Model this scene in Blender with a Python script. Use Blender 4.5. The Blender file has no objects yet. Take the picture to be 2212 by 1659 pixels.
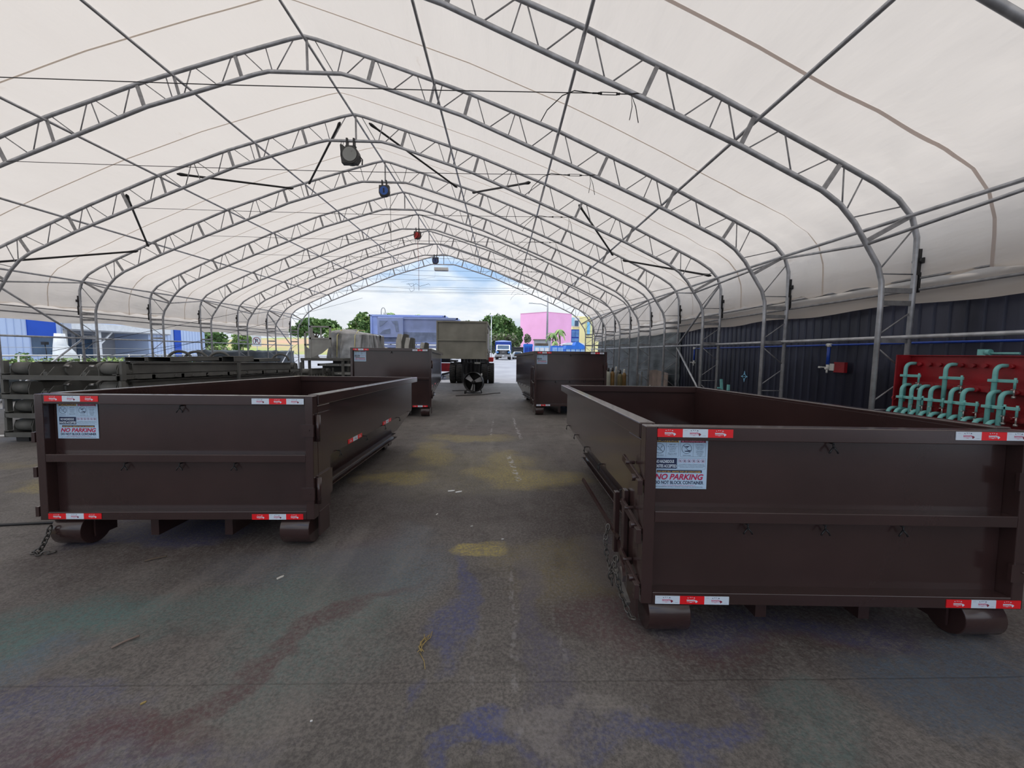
import bpy, bmesh, math, random
from mathutils import Vector, Matrix, noise
random.seed(7)
R = math.radians
COL = bpy.context.scene.collection
CAMZ = 1.65
SLOPE = 0.025
def gz(y):
    """height of the ground: falls gently away under the tent, rises again in the yard"""
    if y < 32: return -0.062 - SLOPE * y
    if y < 60: return -0.862 + (y - 32) * 0.0511
    return 0.569
TILT = -math.atan(SLOPE)

# ------------------------------------------------------------------ materials
MATS = {}
def mat(name, col, rough=0.6, metal=0.0, var=0.0, vscale=3.0, bump=0.0, bscale=40.0, spec=0.5, coat=0.0, col2=None, stretch=None):
    if name in MATS: return MATS[name]
    m = bpy.data.materials.new(name); m.use_nodes = True
    nt = m.node_tree; b = nt.nodes['Principled BSDF']
    b.inputs['Base Color'].default_value = (*col, 1); b.inputs['Roughness'].default_value = rough
    b.inputs['Metallic'].default_value = metal
    b.inputs['Specular IOR Level'].default_value = spec
    if coat: b.inputs['Coat Weight'].default_value = coat; b.inputs['Coat Roughness'].default_value = 0.13
    tc = nt.nodes.new('ShaderNodeTexCoord'); mp = nt.nodes.new('ShaderNodeMapping')
    nt.links.new(tc.outputs['Object'], mp.inputs[0])
    if stretch: mp.inputs['Scale'].default_value = stretch
    n = nt.nodes.new('ShaderNodeTexNoise'); n.inputs['Scale'].default_value = vscale; n.inputs['Detail'].default_value = 5
    nt.links.new(mp.outputs[0], n.inputs['Vector'])
    mx = nt.nodes.new('ShaderNodeMix'); mx.data_type = 'RGBA'
    c2 = col2 if col2 else tuple(max(0, c * (1 - var)) for c in col)
    c1 = col if col2 else tuple(min(1, c * (1 + var)) for c in col)
    mx.inputs[6].default_value = (*c2, 1); mx.inputs[7].default_value = (*c1, 1)
    rp = nt.nodes.new('ShaderNodeValToRGB'); rp.color_ramp.elements[0].position = 0.35; rp.color_ramp.elements[1].position = 0.65
    nt.links.new(n.outputs['Fac'], rp.inputs[0]); nt.links.new(rp.outputs[0], mx.inputs[0])
    nt.links.new(mx.outputs[2], b.inputs['Base Color'])
    if bump:
        n2 = nt.nodes.new('ShaderNodeTexNoise'); n2.inputs['Scale'].default_value = bscale; n2.inputs['Detail'].default_value = 4
        nt.links.new(mp.outputs[0], n2.inputs['Vector'])
        bp = nt.nodes.new('ShaderNodeBump'); bp.inputs['Strength'].default_value = bump; bp.inputs['Distance'].default_value = 0.02
        nt.links.new(n2.outputs['Fac'], bp.inputs['Height']); nt.links.new(bp.outputs[0], b.inputs['Normal'])
    MATS[name] = m
    return m

galv = mat('galvanised_steel', (.44, .45, .475), .42, .55, .18, 6, .05, 60)
galv_dull = mat('dull_galvanised_steel', (.27, .27, .28), .5, .4, .2, 8)
brown = mat('brown_paint', (.040, .021, .0205), .26, 0, .12, 1.6, .03, 90, .3, .7)
olive = mat('olive_primer', (.24, .235, .20), .55, 0, .16, 1.3, .05, 60)
primer = mat('grey_primer', (.095, .096, .090), .6, 0, .22, 2.2, .08, 50)
bluegrey = mat('blue_grey_paint', (.35, .44, .76), .5, 0, .10, 1.0)
bluegrey_d = mat('dull_blue_grey_paint', (.22, .28, .44), .6, 0, .2, 2)
black = mat('black_paint', (.012, .012, .014), .45, 0, .3, 4)
rubber = mat('rubber', (.035, .034, .033), .75, 0, .3, 6, .3, 30)
teal = mat('teal_paint', (.20, .52, .50), .45, 0, .18, 9, .05, 50, col2=(.15, .43, .42))
redp = mat('red_paint', (.25, .008, .014), .45, 0, .25, 3, .05, 40)
redb = mat('bright_red_paint', (.55, .03, .03), .5, 0, .2, 3)
bluep = mat('blue_paint', (.01, .05, .32), .4, 0, .2, 5)
bluebright = mat('bright_blue_plastic', (.02, .16, .62), .5, 0, .12, 2)
bluelight = mat('pale_blue_plastic', (.30, .48, .72), .55, 0, .15, 2)
white = mat('white_paint', (.75, .76, .76), .5, 0, .06, 4)
offwhite = mat('off_white_paint', (.55, .55, .52), .6, 0, .12, 3)
steel = mat('bare_steel', (.38, .37, .36), .35, .85, .3, 12)
chainm = mat('chain_steel', (.10, .095, .09), .45, .7, .4, 20)
pinkm = mat('pink_render', (.98, .48, .74), .85, 0, .05, .3)
yellowm = mat('yellow_render', (.85, .78, .38), .85, 0, .05, .3)
palewall = mat('pale_blue_cladding', (.50, .60, .80), .7, 0, .06, .4)
greywall = mat('grey_cladding', (.40, .41, .43), .7, 0, .08, .6)
cobalt = mat('cobalt_trim', (.01, .08, .50), .6, 0, .05, 1)
glassdark = mat('window_glass', (.06, .10, .16), .12, 0, .2, 1)
glassblue = mat('blue_window_glass', (.10, .24, .50), .15, 0, .2, 1)
leafd = mat('dark_leaves', (.10, .19, .05), .6, 0, .4, .8, col2=(.045, .10, .025))
leafm = mat('mid_leaves', (.18, .29, .08), .6, 0, .4, .8, col2=(.09, .17, .045))
leafl = mat('light_leaves', (.36, .46, .14), .6, 0, .4, .8, col2=(.20, .32, .09))
leafg = mat('grey_leaves', (.25, .26, .17), .7, 0, .4, .8, col2=(.14, .15, .09))
bark = mat('bark', (.12, .09, .065), .9, 0, .3, 3)
ply = mat('plywood', (.22, .17, .145), .8, 0, .25, 2, .1, 20)
tarpm = mat('silver_tarp', (.33, .34, .35), .27, .35, .25, 2.5, .6, 6)
lightprimer = mat('light_grey_primer', (.34, .345, .33), .55, 0, .15, 2)
cylw = mat('pale_cylinder_paint', (.36, .37, .31), .45, 0, .1, 4)
cylb = mat('ochre_cylinder_paint', (.20, .115, .035), .45, 0, .15, 4)
cylg = mat('grey_cylinder_paint', (.22, .22, .21), .45, 0, .1, 4)
cylo = mat('olive_cylinder_paint', (.14, .115, .05), .45, 0, .15, 4)
s_white = mat('sign_white', (.48, .66, .86), .4, 0, .03, 3)
s_navy = mat('sign_navy', (.012, .025, .085), .5, 0, .05, 3)
s_yel = mat('sign_yellow', (.62, .38, .08), .5, 0, .05, 3)
s_red = mat('sign_crimson', (.50, .015, .09), .5, 0, .05, 3)
s_wine = mat('sign_dark_red', (.22, .02, .05), .5, 0, .05, 3)
s_pink = mat('sign_pink', (.62, .18, .30), .5, 0, .05, 3)
t_red = mat('tape_red', (.80, .012, .02), .3, 0, .03, 3)
t_white = mat('tape_white', (.66, .76, .88), .3, 0, .03, 3)
concrete = mat('concrete', (.30, .29, .27), .85, 0, .12, 2, .1, 20)

# ------------------------------------------------------------------ mesh builder
class MB:
    def __init__(s): s.bm = bmesh.new(); s.mats = []; s.cur = 0; s.smooth = False
    def m(s, material):
        if material not in s.mats: s.mats.append(material)
        s.cur = s.mats.index(material); return s
    def _f(s, vs, sm=False):
        try: f = s.bm.faces.new(vs)
        except ValueError: return None
        f.material_index = s.cur; f.smooth = sm; return f
    def box(s, a, b, M=None):
        (x0, y0, z0), (x1, y1, z1) = a, b
        if x0 > x1: x0, x1 = x1, x0
        if y0 > y1: y0, y1 = y1, y0
        if z0 > z1: z0, z1 = z1, z0
        c = [Vector(p) for p in ((x0,y0,z0),(x1,y0,z0),(x1,y1,z0),(x0,y1,z0),(x0,y0,z1),(x1,y0,z1),(x1,y1,z1),(x0,y1,z1))]
        if M: c = [M @ p for p in c]
        v = [s.bm.verts.new(p) for p in c]
        for q in ((3,2,1,0),(4,5,6,7),(0,1,5,4),(1,2,6,5),(2,3,7,6),(3,0,4,7)): s._f([v[i] for i in q])
        return s
    def bar(s, p, q, w, h, up=(0,0,1)):
        """rectangular bar from p to q, w across, h along up"""
        p, q = Vector(p), Vector(q); d = (q - p); L = d.length; d.normalize()
        u = Vector(up); x = d.cross(u)
        if x.length < 1e-5: x = d.cross(Vector((1,0,0)))
        x.normalize(); u = x.cross(d).normalized()
        M = Matrix((x, d, u)).transposed().to_4x4(); M.translation = p
        return s.box((-w/2, 0, -h/2), (w/2, L, h/2), M)
    def tube(s, pts, r, n=10, cap=True):
        pts = [Vector(p) for p in pts]; rings = []
        for i, p in enumerate(pts):
            d = (pts[min(i+1, len(pts)-1)] - pts[max(i-1, 0)]).normalized()
            if i == 0: ref = Vector((0,0,1)) if abs(d.z) < .9 else Vector((1,0,0))
            x = d.cross(ref)
            if x.length < 1e-4: x = d.cross(Vector((0,1,0)))
            x.normalize(); ref = x.cross(d).normalized()
            rr = r[i] if isinstance(r, (list, tuple)) else r
            rings.append([s.bm.verts.new(p + (x*math.cos(2*math.pi*k/n) + ref*math.sin(2*math.pi*k/n))*rr) for k in range(n)])
        for a, b in zip(rings, rings[1:]):
            for k in range(n): s._f([a[k], a[(k+1)%n], b[(k+1)%n], b[k]], True)
        if cap: s._f(rings[0][::-1]); s._f(rings[-1])
        return s
    def cyl(s, p, q, r, n=16): return s.tube([p, q], r, n)
    def lathe(s, prof, c=(0,0,0), n=20, M=None):
        """profile [(r,z)] around the z axis"""
        rings = []
        for r, z in prof:
            ring = []
            for k in range(n):
                p = Vector((r*math.cos(2*math.pi*k/n), r*math.sin(2*math.pi*k/n), z))
                if M: p = M @ p
                ring.append(s.bm.verts.new(p + Vector(c)))
            rings.append(ring)
        for a, b in zip(rings, rings[1:]):
            for k in range(n): s._f([a[k], a[(k+1)%n], b[(k+1)%n], b[k]], True)
        s._f(rings[0][::-1]); s._f(rings[-1]); return s
    def prism(s, poly, d0, d1, axis='y'):
        """poly of 2D points extruded between d0 and d1 along axis (y: poly=(x,z); x: poly=(y,z); z: poly=(x,y))"""
        def P(a, d): return {'y': (a[0], d, a[1]), 'x': (d, a[0], a[1]), 'z': (a[0], a[1], d)}[axis]
        A = [s.bm.verts.new(P(a, d0)) for a in poly]; B = [s.bm.verts.new(P(a, d1)) for a in poly]
        n = len(poly)
        for k in range(n): s._f([A[k], A[(k+1)%n], B[(k+1)%n], B[k]])
        s._f(A[::-1]); s._f(B); return s
    def torus(s, c, R_, r, M=None, n=18, k=8, sx=1.0):
        c = Vector(c); rings = []
        for i in range(n):
            a = 2*math.pi*i/n; ring = []
            for j in range(k):
                b = 2*math.pi*j/k
                p = Vector(((R_ + r*math.cos(b))*math.cos(a)*sx, (R_ + r*math.cos(b))*math.sin(a), r*math.sin(b)))
                if M: p = M @ p
                ring.append(s.bm.verts.new(c + p))
            rings.append(ring)
        for i in range(n):
            a, b = rings[i], rings[(i+1)%n]
            for j in range(k): s._f([a[j], b[j], b[(j+1)%k], a[(j+1)%k]], True)
        return s
    def quad(s, *pts): s._f([s.bm.verts.new(Vector(p)) for p in pts]); return s
    def mesh(s, name, normals=True):
        me = bpy.data.meshes.new(name)
        if normals: bmesh.ops.recalc_face_normals(s.bm, faces=s.bm.faces)
        s.bm.to_mesh(me); s.bm.free()
        for m_ in s.mats: me.materials.append(m_)
        return me
    def build(s, name, parent=None, label=None, bevel=0, loc=None, **kw):
        o = bpy.data.objects.new(name, s.mesh(name)); COL.objects.link(o)
        if parent: o.parent = parent
        if loc: o.location = loc
        if label: o['label'] = label
        if bevel:
            b = o.modifiers.new('bevel', 'BEVEL'); b.width = bevel; b.segments = 2; b.limit_method = 'ANGLE'; b.angle_limit = R(40)
        for k, v in kw.items(): o[k] = v
        return o
def B(material): return MB().m(material)
def thing(name, label, cat, loc=(0,0,0), rot=(0,0,0), group=None):
    o = bpy.data.objects.new(name, None); COL.objects.link(o)
    o.empty_display_size = .1
    o.location = loc; o.rotation_euler = rot; o['label'] = label; o['category'] = cat
    if group: o['group'] = group
    return o
def tag(o, label, cat, group=None):
    o['label'] = label; o['category'] = cat
    if group: o['group'] = group
    return o
def struct(mb, name, parent=None, **kw):
    o = mb.build(name, parent, **kw)
    if not parent: o['kind'] = 'structure'
    return o
def dup(o, parent=None, loc=None, rot=None, label=None):
    c = o.copy(); COL.objects.link(c); c.parent = parent
    if loc is not None: c.location = loc
    if rot is not None: c.rotation_euler = rot
    if label: c['label'] = label
    for ch in list(o.children): dup(ch, c)
    return c
def shared(name, me, parent, loc=(0,0,0), rot=(0,0,0), label=None):
    o = bpy.data.objects.new(name, me); COL.objects.link(o); o.parent = parent; o.location = loc; o.rotation_euler = rot
    if label: o['label'] = label
    return o

# text -> geometry appended to a builder
def add_text(mb, txt, size, x, y, z, material, M, align='LEFT', shear=0.0, bold=0.0, width=None, spacing=1.0):
    cu = bpy.data.curves.new('t', 'FONT'); cu.body = txt; cu.size = size; cu.shear = shear; cu.offset = bold
    cu.align_x = 'LEFT'; cu.align_y = 'BOTTOM_BASELINE'; cu.resolution_u = 3; cu.space_character = spacing
    ob = bpy.data.objects.new('t', cu); COL.objects.link(ob)
    dg = bpy.context.evaluated_depsgraph_get(); dg.update()
    me = bpy.data.meshes.new_from_object(ob.evaluated_get(dg))
    xs = [v.co.x for v in me.vertices] or [0]
    x0, x1 = min(xs), max(xs); w = x1 - x0
    sx = (width / w) if (width and w > 0) else 1.0
    off = {'LEFT': 0, 'CENTER': -w*sx/2, 'RIGHT': -w*sx}[align]
    mb.m(material)
    vs = [mb.bm.verts.new(M @ Vector((x + off + (v.co.x - x0)*sx, y + v.co.y, z))) for v in me.vertices]
    for p in me.polygons: mb._f([vs[i] for i in p.vertices])
    bpy.data.objects.remove(ob); bpy.data.curves.remove(cu); bpy.data.meshes.remove(me)

# ------------------------------------------------------------------ camera (solved from the vanishing points)
F = 831.0; CX, CY = 1106.0, 829.5
def cam_setup():
    v = Vector(((1085-CX)/F, (762-CY)/F, 1.0)).normalized()
    r = Vector((math.cos(.0125), math.sin(.0125), 0))
    x = (r - v*r.dot(v)).normalized(); z = x.cross(v)
    # columns x,v,z are the world axes in (right, down, forward) camera coordinates
    right = Vector((x[0], v[0], z[0])); down = Vector((x[1], v[1], z[1])); fwd = Vector((x[2], v[2], z[2]))
    M = Matrix((right, -down, -fwd)).transposed().to_4x4(); M.translation = (0, 0, CAMZ)
    cd = bpy.data.cameras.new('camera'); cd.sensor_width = 36; cd.lens = F/2212*36; cd.clip_start = .05; cd.clip_end = 1500
    c = bpy.data.objects.new('camera', cd); COL.objects.link(c); c.matrix_world = M
    bpy.context.scene.camera = c
cam_setup()
# ================================================================== THE TENT
XC = -4.75
YS = [(3.22 + n) * 3.05 for n in range(-2, 8)]         # ten arches
OUT = [(0,7.375),(0.3,7.31),(1.56,6.94),(3.95,6.19),(6.07,5.40),(8.31,4.43),(10.5,3.40),(11.2,3.06),(11.62,2.80),(11.9,2.50),(12.02,2.15),(12.04,1.6)]
INN = [(0,6.57),(0.85,6.57),(1.15,6.50),(3.72,5.70),(7.1,4.32),(8.8,3.60),(10.25,2.92),(10.6,2.68),(10.88,2.38),(11.36,1.66),(11.45,1.38),(11.47,1.1)]
def zat(prof, x):
    for (a, za), (b, zb) in zip(prof, prof[1:]):
        if a <= x <= b and b > a: return za + (zb - za)*(x - a)/(b - a)
    return prof[-1][1]
CH = [(1.62,1.48),(3.92,3.78),(7.29,7.07),(8.99,8.78),(10.54,10.27),(11.87,11.10)]
THIN = [(3.07,2.95),(6.06,5.92)]
BARS = [(0.23,.68),(.91,.76),(1.43,.95),(1.69,1.96),(2.58,2.04),(2.64,2.85),(3.25,3.11),(3.78,3.23),(4.08,4.28),(4.93,4.36),(5.01,4.83),(5.09,5.31),(5.96,5.39),(6.22,6.42),(7.08,6.51),(7.43,7.63),(8.31,7.74),(8.42,8.21),(8.52,8.69),(9.46,8.88),(9.53,9.69),(10.38,9.75),(10.61,10.63),(10.97,10.70),(11.73,10.80)]
POSTB = [((11.95,2.31),(11.40,1.60)),((12.03,1.52),(11.45,1.52)),((12.03,.85),(11.48,.45)),((11.48,.22),(12.03,-.21)),((12.03,-.35),(11.48,-.75)),((12.03,-.90),(11.48,-.90)),((11.48,-1.02),(12.03,-1.45))]
POSTC = [1.23, 1.01, .35]
def web_meshes():
    out = []
    def bar3(a, b, s): return B(galv_dull).tube([(a[0]*s,0,a[1]),(b[0]*s,0,b[1])], .013, 6)
    for s in (1, -1):
        for (a, b) in CH + THIN:
            w = .075 if (a, b) in CH else .05
            m = B(galv_dull).bar((a*s,0,zat(OUT,a)-.02),(b*s,0,zat(INN,b)+.02), .04, w, up=(1,0,0))
            out.append(('channel_strut', m.mesh('channel_strut')))
        for z in POSTC:
            out.append(('channel_strut', B(galv_dull).bar((12.03*s,0,z),(11.47*s,0,z), .045, .085).mesh('channel_strut')))
        for (a, b) in BARS:
            out.append(('web_bar', bar3((a, zat(OUT,a)), (b, zat(INN,b)), s).mesh('web_bar')))
        for a, b in POSTB:
            out.append(('web_bar', bar3(a, b, s).mesh('web_bar')))
    out.append(('king_strut', B(galv_dull).bar((0.06,0,7.36),(0.06,0,6.57), .04, .045, up=(1,0,0)).mesh('king_strut')))
    for s in (1, -1):
        m = B(black)
        m.box((12.06*s-.03,-.05,1.50),(12.06*s+.03,.05,1.95)); m.cyl((12.1*s,-.08,1.75),(12.1*s,.08,1.75),.05,12)
        m.box((12.1*s-.02,-.04,1.2),(12.1*s+.02,.04,1.55)); m.tube([(12.12*s,.05,1.6),(12.13*s,.10,1.25)], .012, 6)
        out.append(('tension_clamp', m.mesh('tension_clamp')))
    return out
WEB = web_meshes()
TRL = [
 'galvanised arch truss nearest the camera, only its lower tube crossing the top right corner',
 'galvanised arch truss sweeping over the upper right, standing in front of the red clamp rack',
 'galvanised arch truss whose full peak shows highest, just before the grey reel truss',
 'galvanised arch truss with the large grey round reel hanging at its peak',
 'galvanised arch truss with the blue reel nearer the camera hanging at its peak',
 'galvanised arch truss standing between the blue reel truss and the red reel truss',
 'galvanised arch truss with the red and black reel hanging at its peak',
 'galvanised arch truss directly behind the red reel truss',
 'galvanised arch truss with the small far blue reel hanging at its peak',
 'galvanised arch truss at the open far end, white box hung below it']
DZ = [0.045*n for n in range(-2, 8)]
def ch_tube(prof, base, r, n=12):
    left = [(-x, 0, z) for x, z in prof[::-1]] ; right = [(x, 0, z) for x, z in prof[1:]]
    pts = [(-prof[-1][0], 0, base)] + left + right + [(prof[-1][0], 0, base)]
    return B(galv).tube(pts, r, n)
for i, Y in enumerate(YS):
    g = gz(Y)
    t = thing('arch_truss', TRL[i], 'truss', (XC, Y, g), group='arch trusses holding up the tent')
    off = CAMZ + DZ[i] - g
    shared('outer_chord', ch_tube(OUT, g + .01 - CAMZ - DZ[i], .043).mesh('outer_chord'), t, (0,0,off))
    shared('inner_chord', ch_tube(INN, g + .01 - CAMZ - DZ[i], .043).mesh('inner_chord'), t, (0,0,off))
    for nm, me in WEB: shared(nm, me, t, (0,0,off))
    for s in (1, -1):
        B(galv_dull).box((11.3*s, -.12, 0.0), (12.2*s, .12, .015)).build('base_plate', t)

def zt(y, z):                       # tent height datum, rising very slightly to the back
    return z + CAMZ + .045*(y/3.05 - 3.22)
Y0, Y1 = -8.0, YS[-1] + .12
# purlins
def pipe(name, pts, r, label, cat='purlin', m=galv, n=10, group=None):
    return tag(B(m).tube(pts, r, n).build(name), label, cat, group)
side = {1: 'right', -1: 'left'}
pipe('ridge_purlin', [(XC+.03, Y0, zt(Y0,7.30)), (XC+.03, Y1, zt(Y1,7.30))], .032, 'long steel ridge purlin running along the very peak of the tent')
for s in (1, -1):
    for x, w in ((3.05,'first'), (6.06,'second'), (9.02,'third')):
        z = zat(OUT, x) - .075
        pipe('purlin', [(XC+s*x, Y0, zt(Y0,z)), (XC+s*x, Y1, zt(Y1,z))], .032,
             f'long steel purlin, the {w} one down the {side[s]} slope from the ridge')
    pipe('knee_purlin', [(XC+s*11.8, Y0, zt(Y0,2.50)), (XC+s*11.8, Y1, zt(Y1,2.50))], .034, f'steel pipe running the length of the tent along the {side[s]} bend of the arches')
    pipe('girt', [(XC+s*11.96, Y0, 2.02+.0), (XC+s*11.96, Y1, 2.02)], .036, f'horizontal steel girt at head height tying the {side[s]} posts', 'girt')
    pipe('eave_pipe', [(XC+s*12.12, Y0, 2.86), (XC+s*12.12, Y1, 2.86)], .026, f'steel pipe holding the lower hem of the white fabric on the {side[s]} side', 'pipe', galv_dull)
    pipe('eave_pipe', [(XC+s*12.12, Y0, 3.06), (XC+s*12.12, Y1, 3.06)], .022, f'upper of the two steel eave pipes under the {side[s]} fabric hem', 'pipe', galv_dull)
# lacing pipes between the inner and outer chords at the knee
words = ['first','second','third','fourth','fifth','sixth','seventh','eighth','ninth','tenth']
for s in (1, -1):
    for i in range(len(YS)-1):
        a, b = (11.8, 2.46), (11.12, 2.02)
        p, q = (b, a) if i % 2 == 1 else (a, b)
        pipe('lacing_pipe', [(XC+s*p[0], YS[i], zt(YS[i],p[1])), (XC+s*q[0], YS[i+1], zt(YS[i+1],q[1]))], .028,
             f'slanting steel lacing pipe at the {side[s]} bend, {words[i]} one from the camera', 'pipe', group='lacing pipes along the tent knees')
# roof braces in the bay behind the grey reel truss
def brace(x0, x1, ya, yb, label, r=.034):
    za, zb = zat(OUT, abs(x0)) - .11, zat(OUT, abs(x1)) - .11
    p, q = Vector((XC+x0, ya+.06, zt(ya,za))), Vector((XC+x1, yb-.06, zt(yb,zb)))
    d = (q-p).normalized()
    m = B(black).tube([p, p+d*.08, p+d*.14, p+d*.3, q-d*.3, q-d*.14, q-d*.08, q], [.02,.05,.05,r,r,.05,.05,.02], 10)
    o = m.build('roof_brace'); tag(o, label, 'brace', 'diagonal braces in the roof bay behind the grey reel')
yb, yc = YS[3], YS[4]
for s in (1, -1):
    brace(.45*s, 2.9*s, yb, yc, f'dark diagonal roof brace from beside the grey reel down to the {side[s]}')
    brace(5.6*s, 3.5*s, yb, yc, f'dark diagonal roof brace at mid slope pointing to the ridge on the {side[s]}')
    brace(7.2*s, 9.2*s, yb, yc, f'dark diagonal roof brace low on the {side[s]} slope')
    brace(11.7*s, 9.6*s, yb, yc, f'nearly level dark roof brace reaching the {side[s]} bend of the grey reel truss')
# wall braces
for s in (1, -1):
    pipe('side_brace', [(XC+s*11.98, YS[3], zt(YS[3],2.3)), (XC+s*12.0, YS[4]-.1, 2.05)], .036, f'steel wall brace sloping down from the {side[s]} bend of the grey reel truss', 'brace')
    pipe('side_brace', [(XC+s*11.98, YS[4]-.1, 1.95), (XC+s*11.9, YS[3]+.1, gz(YS[3])+.12)], .036, f'pale steel brace running down to the foot of the grey reel truss, {side[s]} side', 'brace')
    pipe('side_brace', [(XC+s*11.98, YS[8], zt(YS[8],2.3)), (XC+s*12.0, YS[9]-.1, 2.05)], .036, f'steel wall brace in the farthest bay on the {side[s]}, upper one', 'brace')
    pipe('side_brace', [(XC+s*11.98, YS[9]-.1, 1.95), (XC+s*11.9, YS[8]+.1, gz(YS[8])+.12)], .036, f'steel wall brace in the farthest bay on the {side[s]}, lower one', 'brace')
# tie cables with turnbuckles
for i, Y in enumerate(YS):
    if i == 0: continue
    z = zt(Y, 4.36)
    t = thing('tie_cable', f'thin tie cable with turnbuckle stretched across the {words[i-1]} fully or partly seen arch', 'cable', (XC, Y, z), group='tie cables across the arches')
    t['label'] = 'thin steel tie cable stretched level across the ' + TRL[i].replace('galvanised ', '')
    if len(t['label'].split()) > 16:
        t['label'] = ['', 'thin level tie cable nearest the camera, crossing the top of the photo',
          'thin level tie cable across the highest-peaked arch, passing just above the grey reel',
          'thin level tie cable across the arch that carries the grey reel',
          'thin level tie cable across the arch carrying the nearer blue reel',
          'thin level tie cable between the nearer blue reel and the red reel',
          'thin level tie cable across the arch carrying the red reel',
          'thin level tie cable across the arch directly behind the red reel',
          'thin level tie cable across the arch carrying the small far blue reel',
          'thin level tie cable across the open far end arch'][i]
    m = B(black).tube([(-7.0,-.05,0),(-3.5,-.05,-.03),(0,-.05,-.045),(3.5,-.05,-.03),(6.2,-.05,0)], .007, 6); m.build('wire', t)
    m = B(black).tube([(6.2,-.05,0),(6.3,-.05,0)], .012, 6)
    for dz in (.02,-.02): m.tube([(6.33,-.05,dz),(6.62,-.05,dz)], .006, 6)
    m.cyl((6.3,-.05,0),(6.36,-.05,0),.018,8).cyl((6.6,-.05,0),(6.66,-.05,0),.018,8).tube([(6.66,-.05,0),(6.8,-.05,.0),(6.95,-.05,.02),(7.08,0,.03)], .008, 6)
    m.build('turnbuckle', t)
    B(black).tube([(6.2,-.05,0),(5.9,-.05,.03),(5.7,-.06,-.06),(5.45,-.07,-.3),(5.35,-.07,-.48)], .008, 6).build('loose_end', t)
    if i < 5: B(black).tube([(6.83,-.07,-.42),(6.87,-.06,-.2),(6.85,-.05,0),(6.93,-.06,-.2),(6.98,-.07,-.46)], .007, 6).build('wire_tail', t)
# long slack guy wires on the left
for k, (p, q) in enumerate([((-15.9, 14.0, 1.5), (-9.5, 27.0, 6.0)), ((-16.0, 17.5, 1.3), (-10.5, 29.5, 5.6)), ((-16.2, 13.2, .9), (-14.8, 30.5, 3.6))]):
    pipe('guy_wire', [p, q], .009, ['thin guy wire rising from the left posts toward the roof, nearest one', 'thin guy wire rising behind the nearest one on the left side', 'thin low guy wire running along the left posts'][k], 'cable', black, 6)

# ---------------------------------------------------------------- fabric
def fabric_mat():
    m = bpy.data.materials.new('white_tent_fabric'); m.use_nodes = True; nt = m.node_tree; N = nt.nodes; L = nt.links
    out = N['Material Output']; b = N['Principled BSDF']; b.inputs['Roughness'].default_value = .5; b.inputs['Specular IOR Level'].default_value = .25
    tc = N.new('ShaderNodeTexCoord'); mp = N.new('ShaderNodeMapping'); L.new(tc.outputs['Object'], mp.inputs[0])
    n1 = N.new('ShaderNodeTexNoise'); n1.inputs['Scale'].default_value = .55; n1.inputs['Detail'].default_value = 6; L.new(mp.outputs[0], n1.inputs['Vector'])
    mp2 = N.new('ShaderNodeMapping'); mp2.inputs['Scale'].default_value = (1.2,.35,1.2); L.new(tc.outputs['Object'], mp2.inputs[0])
    n2 = N.new('ShaderNodeTexNoise'); n2.inputs['Scale'].default_value = 1.5; n2.inputs['Detail'].default_value = 7; n2.inputs['Roughness'].default_value=.7; L.new(mp2.outputs[0], n2.inputs['Vector'])
    r2 = N.new('ShaderNodeValToRGB'); r2.color_ramp.elements[0].position = .66; r2.color_ramp.elements[1].position = .80; L.new(n2.outputs['Fac'], r2.inputs[0])
    mx = N.new('ShaderNodeMix'); mx.data_type = 'RGBA'; mx.inputs[6].default_value = (.71,.63,.555,1); mx.inputs[7].default_value = (.76,.68,.60,1); L.new(n1.outputs['Fac'], mx.inputs[0])
    mx2 = N.new('ShaderNodeMix'); mx2.data_type = 'RGBA'; mx2.inputs[7].default_value = (.52,.40,.30,1); L.new(mx.outputs[2], mx2.inputs[6])
    mm = N.new('ShaderNodeMath'); mm.operation = 'MULTIPLY'; mm.inputs[1].default_value = .55; L.new(r2.outputs[0], mm.inputs[0]); L.new(mm.outputs[0], mx2.inputs[0])
    L.new(mx2.outputs[2], b.inputs['Base Color'])
    n3 = N.new('ShaderNodeTexNoise'); n3.inputs['Scale'].default_value = 1.3; n3.inputs['Detail'].default_value = 4; L.new(mp2.outputs[0], n3.inputs['Vector'])
    bp = N.new('ShaderNodeBump'); bp.inputs['Strength'].default_value = .5; bp.inputs['Distance'].default_value = .12; L.new(n3.outputs['Fac'], bp.inputs['Height']); L.new(bp.outputs[0], b.inputs['Normal'])
    tr = N.new('ShaderNodeBsdfTranslucent'); L.new(mx2.outputs[2], tr.inputs['Color']); L.new(bp.outputs[0], tr.inputs['Normal'])
    ms = N.new('ShaderNodeMixShader'); ms.inputs[0].default_value = .50; L.new(b.outputs[0], ms.inputs[1]); L.new(tr.outputs[0], ms.inputs[2]); L.new(ms.outputs[0], out.inputs[0])
    return m
fab = fabric_mat()
seamm = fab.copy(); seamm.name = 'seam_tape'
for nd in seamm.node_tree.nodes:
    if nd.type == 'MIX' and not nd.inputs[6].is_linked: nd.inputs[6].default_value = (.62,.54,.50,1); nd.inputs[7].default_value = (.66,.58,.54,1)
def prof_pts(step=.15):
    """outer profile resampled, pushed outwards, both sides; [(x, z, arclength)]"""
    P = OUT[:-1] + [(12.05,1.9),(12.06,1.45)]
    half = []
    for (a, za), (b, zb) in zip(P, P[1:]):
        n = max(1, int(math.hypot(b-a, zb-za)/step))
        d = Vector((b-a, zb-za)).normalized(); nrm = Vector((-d.y, d.x))
        if nrm.y < -0.01 or (abs(nrm.y) < .3 and nrm.x < 0): nrm = -nrm
        for k in range(n):
            f = k/n; half.append((a+(b-a)*f + nrm.x*.06, za+(zb-za)*f + nrm.y*.06))
    half.append((12.12, 1.45))
    half[0] = (0, half[0][1])
    return [(-x, z) for x, z in half[:0:-1]] + half
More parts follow.
